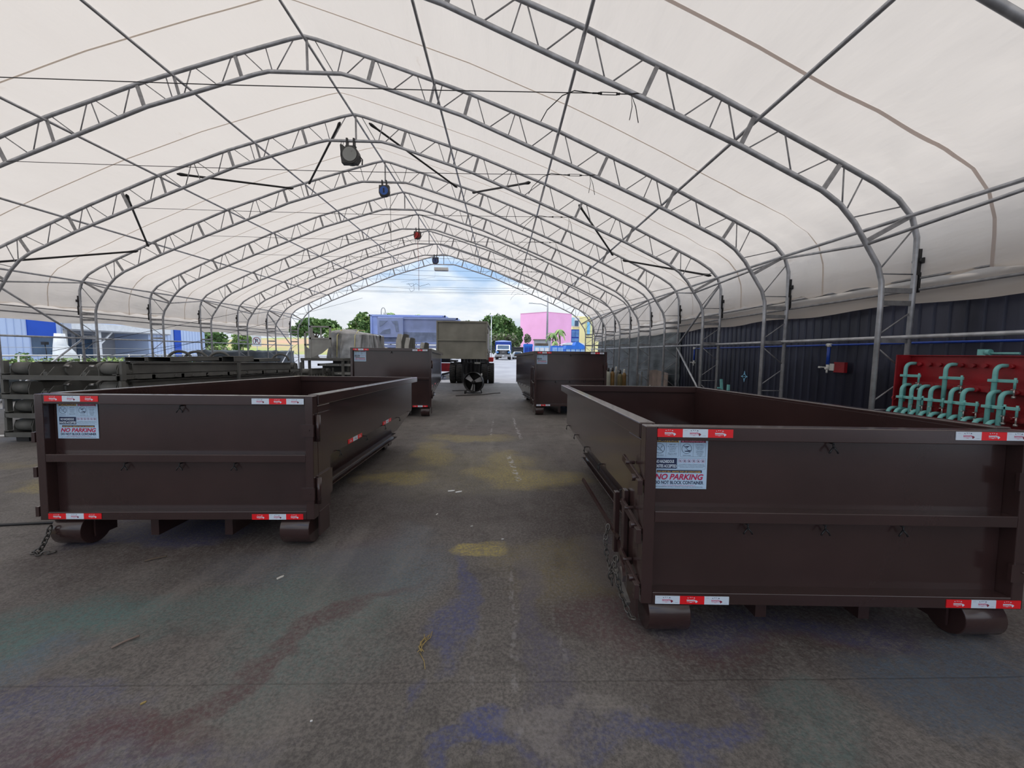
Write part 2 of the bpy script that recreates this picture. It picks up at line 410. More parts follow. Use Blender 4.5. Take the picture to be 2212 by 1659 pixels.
PP = prof_pts()
def fab_point(x, z, y):
    """fabric sags a little between arches and wrinkles near the bends"""
    ph = ((y/3.05 - 3.22) % 1.0); sag = .05*math.sin(math.pi*ph)**2
    ax = abs(x); s = 1 if x > 0 else -1
    if ax < 11: dx, dz = 0, -sag
    else: dx, dz = -s*sag*1.2, -sag*.3
    near = min(ph, 1-ph)                     # 0 at an arch
    tt = math.exp(-((ax-11.6)/1.7)**2)
    w = tt*(.035*math.sin(y*6.3 + 3.1*noise.noise(Vector((x*1.1, y*.8, 1.3)))) + .05*noise.noise(Vector((x*.9, y*3.1, 4.2*s)))) * (1 if near > .06 else .3)
    w += .02*noise.noise(Vector((x*.5, y*.9, 0)))*(math.sin(math.pi*ph))
    # folds fanning out from the knee of each arch
    dy = ph*3.05 if ph < .5 else (ph-1)*3.05; dx_ = 11.7-ax if z > 2.4 else -(2.6-z); d_ = math.hypot(dx_, dy)
    if d_ < 5 and ax > 6.5:
        an = math.atan2(dy, dx_+.001); k_ = math.floor(y/3.05 - 3.22 + .5)
        w += .028*math.exp(-((d_-1.1)/1.3)**2)*math.exp(-(dy/1.0)**2)*math.sin(an*13 + 2.5*noise.noise(Vector((k_*3.1, d_*.5, s*2))))*(.4+.9*abs(noise.noise(Vector((k_*1.7+.5, an*1.2, s))))) * (1 if s > 0 else .45)
    return (x + dx - s*w*.7*(1 if ax > 10 else .3), z + dz - w*.9 - .02)
def fabric():
    mb = B(fab); ny = int((Y1-Y0)/.11); rows = []
    for j in range(ny+1):
        y = Y0 + (Y1-Y0)*j/ny; row = []
        for x, z in PP:
            a, c = fab_point(x, z, y)
            row.append(mb.bm.verts.new((XC+a, y, zt(y, c))))
        # valance hanging outside the posts down to its hem
        for end, s in ((0, -1), (len(row)-1, 1)):
            pass
        rows.append(row)
    for a, b in zip(rows, rows[1:]):
        for k in range(len(a)-1): mb._f([a[k], a[k+1], b[k+1], b[k]], True)
    return struct(mb, 'ceiling')
ceil = fabric()
def valance(s):
    mb = B(fab); ny = int((Y1-Y0)/.15); rows = []
    for j in range(ny+1):
        y = Y0 + (Y1-Y0)*j/ny; row = []
        top = zt(y, 1.47)
        for k in range(9):
            f = k/8; z = top + (2.62 + .03*math.sin(y*1.9) - (.03 if s < 0 else 0)*math.sin(y) - top)*f
            x = 12.12 + min(1, f*7)*(.10 + .05*(.5 + .5*math.sin(y*2.1)) + .03*noise.noise(Vector((y*3, f*2, s))))
            row.append(mb.bm.verts.new((XC + s*x, y, z)))
        rows.append(row)
    for a, b in zip(rows, rows[1:]):
        for k in range(8): mb._f([a[k], a[k+1], b[k+1], b[k]], True)
    mb.build('valance', ceil)
valance(1); valance(-1)
# seam tapes welded on the underside, one per bay
for i, Y in enumerate(YS[1:]):
    y = Y - 1.05; mb = B(seamm if i == 0 else fab); hwd = .03 if i == 0 else .018; last = None
    for x, z in PP:
        va = []
        for dy in (-hwd, hwd):
            a, c = fab_point(x, z, y+dy); L_ = math.hypot(x, 1)
            va.append(mb.bm.verts.new((XC + a*(1-.0006), y+dy, zt(y+dy, c) - .008)))
        if last: mb._f([last[0], last[1], va[1], va[0]])
        last = va
    mb.build('seam', ceil)
# ================================================================== GROUND
def ground_mat():
    m = bpy.data.materials.new('stained_asphalt'); m.use_nodes = True; nt = m.node_tree; N = nt.nodes; L = nt.links
    b = N['Principled BSDF']; b.inputs['Roughness'].default_value = .62; b.inputs['Specular IOR Level'].default_value = .35
    g = N.new('ShaderNodeNewGeometry')
    def noise_(scale, det=5, sc=(1,1,1), rough=.55):
        mp = N.new('ShaderNodeMapping'); mp.inputs['Scale'].default_value = sc; L.new(g.outputs['Position'], mp.inputs[0])
        n = N.new('ShaderNodeTexNoise'); n.inputs['Scale'].default_value = scale; n.inputs['Detail'].default_value = det; n.inputs['Roughness'].default_value = rough
        L.new(mp.outputs[0], n.inputs['Vector']); return n.outputs['Fac']
    def ramp(src, a, b_):
        r = N.new('ShaderNodeMapRange'); r.interpolation_type = 'SMOOTHSTEP'; r.inputs[1].default_value = a; r.inputs[2].default_value = b_; L.new(src, r.inputs[0]); return r.outputs[0]
    def mixc(fac, a, c):
        x = N.new('ShaderNodeMix'); x.data_type = 'RGBA'
        if hasattr(a, 'is_output'): L.new(a, x.inputs[6])
        else: x.inputs[6].default_value = (*a, 1)
        if hasattr(c, 'is_output'): L.new(c, x.inputs[7])
        else: x.inputs[7].default_value = (*c, 1)
        if hasattr(fac, 'is_output'): L.new(fac, x.inputs[0])
        else: x.inputs[0].default_value = fac
        return x.outputs[2]
    def math_(op, a, c):
        x = N.new('ShaderNodeMath'); x.operation = op
        for i, v in enumerate((a, c)):
            if hasattr(v, 'is_output'): L.new(v, x.inputs[i])
            else: x.inputs[i].default_value = v
        return x.outputs[0]
    fine = noise_(55, 6, rough=.7); mid = noise_(4.5, 6); big = noise_(.5, 5)
    col = mixc(ramp(fine, .35, .65), (.080,.075,.073), (.165,.153,.144))
    col = mixc(ramp(big, .35, .7), col, mixc(ramp(fine, .3, .7), (.106,.099,.095), (.248,.231,.218)))
    col = mixc(math_('MULTIPLY', ramp(mid, .5, .75), .35), col, (.045,.042,.042))
    # long faint drag streaks along the driving lane
    st = noise_(2.2, 5, (1.6, .22, 1)); col = mixc(math_('MULTIPLY', ramp(st, .52, .75), .45), col, (.24,.225,.21))
    warp = noise_(1.1, 5); warp2 = noise_(1.4, 5, (1,1.3,1))
    speck = ramp(noise_(38, 5, rough=.75), .40, .62)
    sep = N.new('ShaderNodeSeparateXYZ'); L.new(g.outputs['Position'], sep.inputs[0])
    X = math_('ADD', sep.outputs[0], math_('MULTIPLY', math_('SUBTRACT', warp, .5), 1.1))
    Yy = math_('ADD', sep.outputs[1], math_('MULTIPLY', math_('SUBTRACT', warp2, .5), 1.3))
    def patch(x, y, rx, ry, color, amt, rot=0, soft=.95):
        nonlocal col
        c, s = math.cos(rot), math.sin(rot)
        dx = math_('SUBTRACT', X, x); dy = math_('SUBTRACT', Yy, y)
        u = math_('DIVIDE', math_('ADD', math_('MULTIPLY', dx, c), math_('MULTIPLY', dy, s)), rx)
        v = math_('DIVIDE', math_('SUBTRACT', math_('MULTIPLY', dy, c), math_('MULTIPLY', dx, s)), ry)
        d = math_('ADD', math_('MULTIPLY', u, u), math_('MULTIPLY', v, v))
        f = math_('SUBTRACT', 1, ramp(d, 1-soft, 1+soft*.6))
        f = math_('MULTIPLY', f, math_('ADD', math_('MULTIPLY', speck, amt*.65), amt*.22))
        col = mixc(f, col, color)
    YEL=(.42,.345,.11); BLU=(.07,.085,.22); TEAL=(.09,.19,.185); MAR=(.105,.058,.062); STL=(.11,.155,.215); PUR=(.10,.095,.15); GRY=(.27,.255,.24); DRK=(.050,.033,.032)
    patch(2.0,2.5,1.9,.8,DRK,.85,0,.9); patch(-2.9,3.8,1.6,.9,DRK,.75,0,.9); patch(2.3,5.2,2.2,3.2,DRK,.85); patch(-3.3,6,1.9,3.2,DRK,.8); patch(-1.0,4.4,1.4,.6,DRK,.5); patch(.95,4.0,.7,1.6,DRK,.7); patch(-2.7,1.75,.5,.15,DRK,.6,.3); patch(.4,3.2,.9,.9,DRK,.35); patch(-.3,4.1,1.0,.7,DRK,.4)  # darkening around the dumpsters painted into the floor colour, tinted as brown overspray
    patch(-.12,3.36,.28,.24,YEL,1.0,soft=.5)
    patch(-1.6,5.6,.55,.38,YEL,.8); patch(-1.3,7.2,.35,1.0,YEL,.75,.15); patch(-.6,8.6,1.0,.42,YEL,.75); patch(.35,5.6,.9,.45,YEL,.85,-.1)
    patch(.15,6.6,.35,.8,YEL,.6); patch(-.5,6.2,1.3,1.4,YEL,.22); patch(-5.6,5.2,.9,.3,YEL,.8); patch(-6.6,6.2,1.6,.3,YEL,.3)
    patch(-4.6,3.0,.55,.22,YEL,.7); patch(.5,3.1,.6,.5,YEL,.25)
    patch(-3.1,2.3,.75,.38,TEAL,.8,.3); patch(-2.2,2.45,.9,.30,TEAL,.45,.3); patch(-1.2,2.6,.6,.8,TEAL,.45); patch(-.9,3.2,.5,.6,STL,.45)
    patch(1.5,1.55,.35,.20,TEAL,.45); patch(-1.7,3.1,.8,.3,STL,.3)
    patch(.03,1.62,.13,.15,BLU,1.0,soft=.6); patch(-.1,1.52,.4,.05,BLU,.8,.15); patch(.75,1.66,.45,.12,BLU,.75,.2); patch(-.33,2.6,.10,.6,BLU,.75)
    patch(-.45,1.75,.05,.16,BLU,.6); patch(.25,2.3,.12,.9,PUR,.7); patch(-1.8,1.55,.8,.12,BLU,.35); patch(1.0,3.2,.4,.4,BLU,.25)
    patch(-3.3,3.75,.7,.3,BLU,.6); patch(1.9,2.35,.9,.22,BLU,.5)
    patch(2.6,1.95,.7,.3,STL,.9,.2); patch(-2.4,1.75,.6,.14,BLU,.5); patch(-2.8,2.0,.35,.16,STL,.7)
    patch(-1.35,2.1,.09,1.1,MAR,1.0,-.62); patch(-1.75,1.6,.45,.14,MAR,.8,.2); patch(.7,2.4,.22,.35,MAR,.8); patch(-1.2,3.2,.3,.6,MAR,.5)
    patch(1.5,2.15,.7,.12,MAR,.6); patch(-1.0,1.35,1.1,.09,(.045,.045,.02),.6)
    patch(.1,12.6,1.6,1.3,GRY,.45); patch(-.6,17,2.5,2.2,GRY,.4); patch(-.1,9.5,1.5,1.0,(.09,.05,.05),.35); patch(-9.8,8.6,.9,.6,(.08,.14,.24),.8)
    patch(-12.0,7.0,2.0,2.5,GRY,.6); patch(.33,1.72,.30,.055,GRY,.7,.2); patch(-3.0,4.7,.7,.6,(.08,.06,.03),.5); patch(0,24,3.5,5,(.17,.165,.16),.55)
    # tyre-scuff chains of white specks
    def dashes(x, y0, y1, w, slope=0.0, amt=.9, th=.55):
        nonlocal col
        cx = math_('ADD', math_('MULTIPLY', math_('SUBTRACT', sep.outputs[1], y0), slope), x)
        d = math_('ABSOLUTE', math_('SUBTRACT', math_('ADD', sep.outputs[0], math_('MULTIPLY', math_('SUBTRACT', noise_(3.5, 3), .5), .12)), cx), 0)
        f = math_('MULTIPLY', math_('SUBTRACT', 1, ramp(d, w*.4, w)), ramp(noise_(14, 4), th-.06, th+.05))
        f = math_('MULTIPLY', f, math_('MULTIPLY', ramp(sep.outputs[1], y0, y0+.25), math_('SUBTRACT', 1, ramp(sep.outputs[1], y1-.3, y1))))
        col = mixc(math_('MULTIPLY', f, amt), col, (.50,.50,.52))
    dashes(.28, 5.3, 7.2, .06, -.09, .85, .56); dashes(.45, 8.4, 12.0, .045, -.03, .85, .55); dashes(-.25, 8.6, 11.5, .03, 0, .6, .56)
    dashes(.10, 1.5, 3.2, .025, .0, .22, .52); dashes(.38, 1.9, 2.7, .02, 0, .16, .52); dashes(-.13,1.6,2.6,.02,0,.12,.52)
    # joint crossing the floor in the foreground
    jd = math_('ABSOLUTE', math_('SUBTRACT', math_('ADD', sep.outputs[1], math_('MULTIPLY', math_('SUBTRACT', noise_(4,3), .5), .02)), 1.93), 0)
    jf = math_('SUBTRACT', 1, ramp(jd, .002, .009)); col = mixc(math_('MULTIPLY', jf, .22), col, (.012,.012,.012))
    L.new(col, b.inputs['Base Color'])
    bp = N.new('ShaderNodeBump'); bp.inputs['Strength'].default_value = .55; bp.inputs['Distance'].default_value = .012
    L.new(math_('SUBTRACT', math_('ADD', noise_(70, 5, rough=.75), math_('MULTIPLY', mid, .8)), math_('MULTIPLY', jf, .35)), bp.inputs['Height']); L.new(bp.outputs[0], b.inputs['Normal'])
    rr = N.new('ShaderNodeMapRange'); rr.inputs[3].default_value = .5; rr.inputs[4].default_value = .75; L.new(mid, rr.inputs[0]); L.new(rr.outputs[0], b.inputs['Roughness'])
    return m
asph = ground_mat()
yardm = mat('sunlit_yard_pavement', (.34,.34,.36), .85, 0, .12, .35, .1, 8, col2=(.27,.27,.29))  # sunlight put into the colour: same asphalt as the tent floor, made paler
def grid(name, x0, x1, ys, m, dz=0.0, nx=6):
    mb = B(m); rows = []
    for y in ys: rows.append([mb.bm.verts.new((x0+(x1-x0)*i/nx, y, gz(y)+dz)) for i in range(nx+1)])
    for a, b in zip(rows, rows[1:]):
        for k in range(nx): mb._f([a[k], a[k+1], b[k+1], b[k]])
    return struct(mb, name)
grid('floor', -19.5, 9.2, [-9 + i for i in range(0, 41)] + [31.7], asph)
grid('yard_ground', -260, 260, [-40,-10,0,10,20,31.7,32,36,40,44,48,52,56,60,80,120,200,420], yardm, -.035, 12)
# ================================================================== ROLL-OFF CONTAINERS
MF = Matrix(((1,0,0,0),(0,0,-1,0),(0,1,0,0),(0,0,0,1)))      # (right, up, out) -> faces -y
def ring2(mb, cx, cy, r, w, z, M, n=28, sx=1):
    vs = []
    for k in range(n):
        a = 2*math.pi*k/n
        vs.append((mb.bm.verts.new(M @ Vector((cx+math.cos(a)*r, cy+math.sin(a)*r, z))), mb.bm.verts.new(M @ Vector((cx+math.cos(a)*(r-w), cy+math.sin(a)*(r-w), z)))))
    for k in range(n):
        a, b = vs[k], vs[(k+1)%n]; mb._f([a[0], b[0], b[1], a[1]])
def rect2(mb, x0, y0, x1, y1, z, M): mb._f([mb.bm.verts.new(M @ Vector(p)) for p in ((x0,y0,z),(x1,y0,z),(x1,y1,z),(x0,y1,z))])
def poly2(mb, pts, z, M): mb._f([mb.bm.verts.new(M @ Vector((x, y, z))) for x, y in pts])
def line2(mb, x0, y0, x1, y1, w, z, M):
    d = Vector((x1-x0, y1-y0)).normalized()*w/2; nx, ny = -d.y, d.x
    poly2(mb, [(x0+nx,y0+ny),(x0-nx,y0-ny),(x1-nx,y1-ny),(x1+nx,y1+ny)], z, M)
def sign_mesh():
    mb = MB(); W, H = .350, .318; k = W/1565.0
    X = lambda x: (x-75)*k
    Y = lambda y: (1545-y)*k*(H/(1385*k))
    M = MF; e = .0006
    mb.m(s_white).box((0,-.002,0),(W,.002,H)); z0 = .0026
    mb.m(s_yel); rect2(mb, X(140), Y(272), X(832), Y(180), z0, M)
    mb.m(s_wine); rect2(mb, X(880), Y(272), X(1580), Y(180), z0, M)
    add_text(mb, 'CAUTION', .021, X(520), Y(260), z0+e, s_navy, M, 'CENTER', bold=.0006, width=.125)
    mb.m(s_navy); poly2(mb, [(X(165),Y(262)),(X(245),Y(262)),(X(205),Y(192))], z0+e, M)
    add_text(mb, 'WARNING', .021, X(1260), Y(260), z0+e, s_pink, M, 'CENTER', bold=.0004, width=.12)
    mb.m(s_pink); poly2(mb, [(X(905),Y(262)),(X(985),Y(262)),(X(945),Y(192))], z0+e, M)
    mb.m(s_navy)
    for (a, b, c, d) in ((140,655,832,272),(880,655,1580,272),(820,1000,1590,700)):
        for q in ((a,b,c,b),(a,d,c,d),(a,b,a,d),(c,b,c,d)): line2(mb, X(q[0]), Y(q[1]), X(q[2]), Y(q[3]), .0008, z0+e, M)
    for x in (485, 1235): line2(mb, X(x), Y(655), X(x), Y(272), .0008, z0+e, M)
    for cx, kind in ((305, 0), (1055, 1)):
        cy = Y(440); r = 140*k; x = X(cx)
        ring2(mb, x, cy, r, .0022, z0+e, M); line2(mb, x-r*.70, cy+r*.70, x+r*.70, cy-r*.70, .0024, z0+2*e, M)
        if kind:
            poly2(mb, [(x-r*.45,cy+r*.45),(x+r*.6,cy+r*.55),(x+r*.1,cy+r*.2),(x-r*.2,cy+r*.35)], z0+e, M)
            poly2(mb, [(x-r*.5,cy-r*.5),(x+r*.85,cy-r*.25),(x+r*.6,cy-r*.6),(x-r*.3,cy-r*.6)], z0+e, M)
        else:
            line2(mb, x+r*.35, cy+r*.35, x+r*.15, cy, .0016, z0+e, M); line2(mb, x-r*.5, cy-r*.15, x+r*.3, cy-r*.45, .0014, z0+e, M); line2(mb, x+r*.2, cy+r*.1, x+r*.5, cy+r*.2, .0012, z0+e, M)
            ring2(mb, x+r*.42, cy+r*.45, .003, .003, z0+e, M, 10)
    def tl(lines, cx, y, dy, size, material=s_navy, w=None):
        for i, t in enumerate(lines):
            add_text(mb, t, size, X(cx), Y(y+i*dy), z0+e, material, M, 'CENTER', width=(w[i] if w else None))
    tl(['FALLING HAZARD'], 305, 632, 0, .0065); tl(['TIPPING HAZARD'], 1060, 632, 0, .0065)
    tl(['KEEP OFF!'], 660, 345, 0, .009); tl(['Do not climb in, on','or occupy this','container for','any purpose.'], 660, 395, 42, .0075)
    tl(['Injury from slipping','or falling may occur.'], 660, 575, 40, .0072)
    tl(['LOAD EVENLY!'], 1420, 345, 0, .0085); tl(['Container must be','placed on hard,','level surface.'], 1420, 392, 36, .0070)
    tl(['Material loading','beyond container','could result in','serious injury','or death.'], 1420, 512, 32, .0066)
    mb.m(s_navy); rect2(mb, X(150), Y(992), X(797), Y(700), z0, M)
    add_text(mb, 'NO HAZARDOUS', .026, X(460), Y(832), z0+e, t_white, M, 'CENTER', bold=.0008, width=.115)
    add_text(mb, 'WASTES ACCEPTED', .026, X(472), Y(958), z0+e, t_white, M, 'CENTER', bold=.0008, width=.140)
    for i in range(6):
        x = X(885+i*126); y = Y(775); mb.m(s_pink); ring2(mb, x, y, .0115, .0014, z0+e, M, 20)
        mb.m(s_navy); poly2(mb, [(x-.005,y-.003-(i%3)*.001),(x+.005,y-.004),(x+.004,y+.002+(i%2)*.002),(x-.002,y+.004)], z0+e, M)
        mb.m(s_pink); line2(mb, x-.008, y+.008, x+.008, y-.008, .0014, z0+2*e, M)
    tl(['It is prohibited to dispose of hazardous waste, oils,','appliances, tires, car batteries, fluorescent bulbs,','televisions, paints and liquids in this container.'], 1205, 880, 38, .0068, s_navy, [.155,.168,.150])
    mb.m(s_navy); rect2(mb, X(245), Y(1102), X(1500), Y(1028), z0, M)
    add_text(mb, 'DO NOT FILL ABOVE TOP OF CONTAINER', .0125, X(872), Y(1092), z0+e, s_yel, M, 'CENTER', bold=.0004, width=.27)
    add_text(mb, 'NO PARKING', .049, X(870), Y(1288), z0+e, s_red, M, 'CENTER', shear=.28, bold=.0016, width=.304)
    add_text(mb, 'DO NOT BLOCK CONTAINER', .0285, X(872), Y(1414), z0+e, s_navy, M, 'CENTER', bold=.0007, width=.304)
    add_text(mb, 'THIS CONTAINER IS PRIVATE PROPERTY', .0085, X(872), Y(1464), z0+e, s_pink, M, 'CENTER', width=.21)
    add_text(mb, 'NOT FOR DISPOSAL OF PUBLIC GARBAGE. VIOLATORS WILL BE PROSECUTED.', .0085, X(872), Y(1505), z0+e, s_navy, M, 'CENTER', width=.30)
    return mb.mesh('warning_sign', False)
SIGN = sign_mesh()
def tape_mesh(pat, W=.452, H=.050):
    mb = MB(); M = MF; s = W/3; e = .0006; z0 = .0022
    for i, c in enumerate(pat):
        mb.m(t_red if c == 'R' else t_white).box((i*s,-.0018,0),((i+1)*s,.0018,H))
        ink = t_white if c == 'R' else s_pink; x = (i+.5)*s - .008
        add_text(mb, 'MAWASTE', .0135, x, H*.40, z0, ink, M, 'CENTER', bold=.0009, width=.050)
        mb.m(ink); rect2(mb, x-.024, H*.27, x+.022, H*.30, z0, M); rect2(mb, x-.007, H*.21, x+.007, H*.25, z0, M)
        # row of small island outlines and the big one
        for dx, dy, r in ((-.017,.38,.0032),(-.004,.43,.0030),(.007,.43,.0026),(.021,.375,.0040)):
            mb.m(ink if c == 'R' else s_navy)
            poly2(mb, [(x+dx-r*1.3, H*.5+H*dy-.004), (x+dx-.2*r, H*.5+H*dy-.0045-r*.5), (x+dx+r*1.4, H*.5+H*dy-.0048), (x+dx+r*.6, H*.5+H*dy-.004+r*.6), (x+dx-r*.6, H*.5+H*dy-.004+r*.7)], z0, M)
        mb.m(ink if c == 'R' else s_wine); bx, by = x+.033, H*.36
        poly2(mb, [(bx-.008,by+.006),(bx-.003,by+.009),(bx+.007,by+.004),(bx+.010,by),(bx+.004,by-.006),(bx-.001,by-.010),(bx-.005,by-.005),(bx-.006,by+.001)], z0, M)
        if c == 'W':
            mb.m(s_navy); rect2(mb, i*s+.010, H*.80, i*s+.028, H*.815, z0, M); rect2(mb, (i+1)*s-.030, H*.20, (i+1)*s-.012, H*.215, z0, M)
    return mb.mesh('reflective_tape', False)
TAPE = {'RWR': tape_mesh('RWR'), 'WRW': tape_mesh('WRW')}
def hook_mesh(m):
    mb = B(m)
    mb.cyl((0,0,0),(0,-.035,.0),.006,8).tube([(0,-.03,0),(0,-.034,-.03)], .005, 8)
    mb.tube([(0,-.034,-.02),(-.02,-.036,-.045),(-.027,-.036,-.06)], .005, 8).tube([(0,-.034,-.02),(.02,-.036,-.045),(.027,-.036,-.06)], .005, 8)
    return mb.mesh('tarp_hook')
HOOK = {brown: hook_mesh(black), olive: hook_mesh(olive)}

def chain(parent, pts, link=.05, r=.005, name='chain', m=chainm, label=None):
    mb = B(m); pts = [Vector(p) for p in pts]; d = 0; k = 0
    seg = [(a, b, (b-a).length) for a, b in zip(pts, pts[1:])]; tot = sum(s[2] for s in seg); step = link*.78
    while d < tot:
        dd = d
        for a, b, L in seg:
            if dd <= L: break
            dd -= L
        p = a + (b-a)*min(1, dd/L); t = (b-a).normalized()
        x = t; up = Vector((0,0,1)) if abs(t.z) < .9 else Vector((1,0,0)); y = x.cross(up).normalized(); z = x.cross(y)
        if k % 2: y, z = z, -y
        M = Matrix((x, y, z)).transposed()
        mb.torus(p, link*.34, r, M.to_4x4(), 12, 6, 1.45)
        d += step; k += 1
    return mb.build(name, parent, label)

def container(label, x, y, yaw, L, H, tapes, sign=True, W=2.335, paint=brown, gap=.21, crease=.65, sill=True, door_h=None, name='dumpster', z=None, tilt=TILT, inset=.09, latches=True, hinges=True, hooks=True, wheels=True, sx=.05, sign_top=.05, ctape=(1,), pw=.07):
    t = thing(name, label, 'dumpster', (x, y, gz(y) if z is None else z), (tilt, 0, yaw))
    hw = W/2; rail = .10
    # body: sides fall straight to the crease and lean in below it
    b = B(paint); xo = hw-.10; xi = xo-.30; y0 = .10
    fl = gap+.02
    for s in (1, -1):
        b.prism([(s*xo, H-.03), (s*(xo-.012), H-.03), (s*(xo-.012), crease), (s*xo, crease)], y0, L)
        b.prism([(s*xo, crease), (s*(xo-.012), crease), (s*(xi-.012), fl), (s*xi, fl)], y0, L)
    b.box((-xo, L-.012, crease), (xo, L, H-.03)); b.prism([(-xo,crease),(xo,crease),(xi,fl),(-xi,fl)], L-.012, L)
    b.box((-xi, y0, fl), (xi, L, fl+.012))
    b.prism([(-xo,crease),(xo,crease),(xi,fl),(-xi,fl)], y0, y0+.01)
    body = b.build('body', t)
    for s in (1, -1):
        B(paint).box((s*(hw-.10), .12, H-.10), (s*hw, L+.06, H)).build('top_rail', t, bevel=.008)
    B(paint).box((-hw+.1, L-.04, H-.10), (hw-.1, L+.06, H)).build('top_rail', t, bevel=.008)
    # corner posts behind the door
    for s in (1, -1):
        B(paint).box((s*(hw-.13), .10, gap-.02), (s*(hw-.005), .36, H-.10)).build('corner_post', t, bevel=.006)
    # long skid rails and sills under the floor
    for s in (1, -1):
        B(paint).box((s*.30, .14, .07), (s*.37, L, gap+.02)).build('skid_rail', t)
        if sill:
            m = B(paint); m.box((s*(xi-.06), .45, gap-.06), (s*(xi+.03), L-.35, gap+.02)); m.box((s*(xi+.03), .5, gap-.045), (s*(xi+.11), L-.40, gap-.030)); m.box((s*(xi+.0), .5, gap+.03), (s*(xi+.09), L-.42, gap+.045))
            m.build('side_sill', t, bevel=.004)
    # rollers
    if wheels:
        for yy, xa in ((gap*.5+.01, hw-.32), (L-.35, .42)):
            for s in (1, -1):
                r = gap*.50
                B(paint).cyl((s*xa, yy, r+.004), (s*(xa+.26), yy, r+.004), r, 28).build('roller', t, bevel=.005)
                for xx in (xa-.02, xa+.31): B(paint).box((s*xx-.008, yy-.04, r*.5), (s*xx+.008, yy+.16, gap+.01)).build('roller_bracket', t)
    # ---- the rear door
    d = MB().m(paint); dt = H-.005; ih = .085
    d.box((-hw, 0, gap-.02), (-hw+pw, inset, dt)); d.box((hw-pw, 0, gap-.02), (hw, inset, dt))
    d.box((-hw+pw, 0, dt-.085), (hw-pw, inset, dt)); d.box((-hw+pw, 0, gap-.02), (hw-pw, inset, gap+.055))
    mid = gap + (H-gap)*.485
    d.box((-hw+pw, 0, mid-.035), (hw-pw, inset, mid+.035))
    d.box((-hw+pw, inset-.008, gap+.05), (hw-pw, inset+.004, dt-.08))
    door = d.build('door', t, bevel=.005)
    if hinges:
        for zc in (gap+(H-gap)*.72, gap+(H-gap)*.20):
            m = B(paint); m.cyl((hw+.022,.05,zc-.11),(hw+.022,.05,zc+.13),.022,14); m.box((hw-.10,-.012,zc-.06),(hw+.01,.006,zc+.05)); m.box((hw-.002,.06,zc-.10),(hw+.012,.36,zc+.14)); m.cyl((hw-.03,-.02,zc),(hw-.03,0,zc),.008,8)
            m.build('hinge', t)
    if sign: shared('warning_sign', SIGN, door, (-hw+pw+sx, inset-.012, dt-.085-sign_top-.318), label='white and blue no-parking sticker')
    for pat, px, pz in tapes:
        shared('reflective_tape', TAPE[pat], door, (px, -.002, pz), label='red and white reflective tape')
    if hooks:
        for hx, hz in ((0, dt-.10), (-.50, mid-.06), (-.02, mid-.06), (.46, mid-.06)):
            shared('tarp_hook', HOOK[paint], door, (hx, inset-.008, hz))
        for s in (1, -1):
            n = 5 if L < 5 else 7
            for k in range(n):
                shared('tarp_hook', HOOK[paint], t, (s*(xo+.001), .75+(L-1.0)*k/(n-1), crease), (0,0,R(90)*s))
            if sill and s in ctape:
                for k in range(2):
                    shared('reflective_tape', TAPE['RWR'], body, (s*(xo+.003), (1.05 + k*1.35) if s > 0 else (1.5 + k*1.35), crease+.005), (0,0,R(90)*s), label='red and white reflective tape')
    if latches:
        m = B(paint); X_ = -hw+.0
        m.box((X_-.03, .30, .32), (X_+.0, .36, H-.50)); m.box((X_-.055,.44,.34),(X_-.02,.49,H-.56))
        m.build('latch_bar', t, bevel=.004)
        for zc in (gap+(H-gap)*.70, gap+(H-gap)*.42, gap+(H-gap)*.10):
            m = B(paint); m.bar((X_-.01,.02,zc-.03),(X_-.045,.30,zc+.06),.018,.045); m.cyl((X_-.05,.10,zc-.02),(X_+.02,.10,zc-.02),.022,12)
            m.box((X_-.04,.0,zc-.10),(X_-.01,.05,zc-.01)); m.cyl((X_-.06,.20,zc+.05),(X_,.20,zc+.05),.012,10)
            m.build('latch_hook', t, bevel=.002)
    return t, door
hw = 1.165
# right front container
t, d = container('dark brown open dumpster nearest on the right, its sticker partly hidden by the door post',
    2.035, 2.19, R(-1.8), 4.15, 1.343, [('RWR',-1.10,1.275),('WRW',.680,1.281),('WRW',-1.08,.240),('RWR',.70,.244)], sx=-.008, sign_top=.0, gap=.256, ctape=(), crease=.70)
m = B(brown); m.bar((-hw-.03,.42,.42),(-hw-.06,.16,.30),.02,.06).bar((-hw-.035,.40,.46),(-hw-.20,.95,.72),.015,.03); m.build('latch_lever', t)
m = B(steel); m.bar((-hw-.05,.10,.17),(-hw-.07,.34,.28),.03,.03); m.build('ratchet', t, 'bare steel ratchet')
chain(t, [(-hw-.09,.50,.50),(-hw-.115,.47,.42),(-hw-.11,.42,.30),(-hw-.09,.36,.24)], .045, .0045)
chain(t, [(-hw-.08,.30,.36),(-hw-.10,.22,.31),(-hw-.085,.16,.22),(-hw-.05,.06,.12),(-hw-.04,.02,.13)], .05, .005)
chain(t, [(-hw-.08,.30,.36),(-hw-.12,.28,.28),(-hw-.11,.27,.20)], .05, .005)
# left front container
t, d = container('dark brown open dumpster nearest on the left with the whole no-parking sticker showing',
    -2.875, 3.40, R(.5), 4.35, 1.395, [('RWR',-1.100,1.327),('WRW',.663,1.317),('RWR',-1.118,.282),('RWR',.64,.272)], W=2.38, sx=.035, sign_top=.0, gap=.29, ctape=(1,), crease=.73)
chain(t, [(-hw+.06,-.01,.20),(-hw+.05,-.03,.12),(-hw+.02,-.05,.03),(-hw-.02,-.07,.012),(-hw+.06,-.10,.012),(-hw+.14,-.06,.012)], .05, .006)
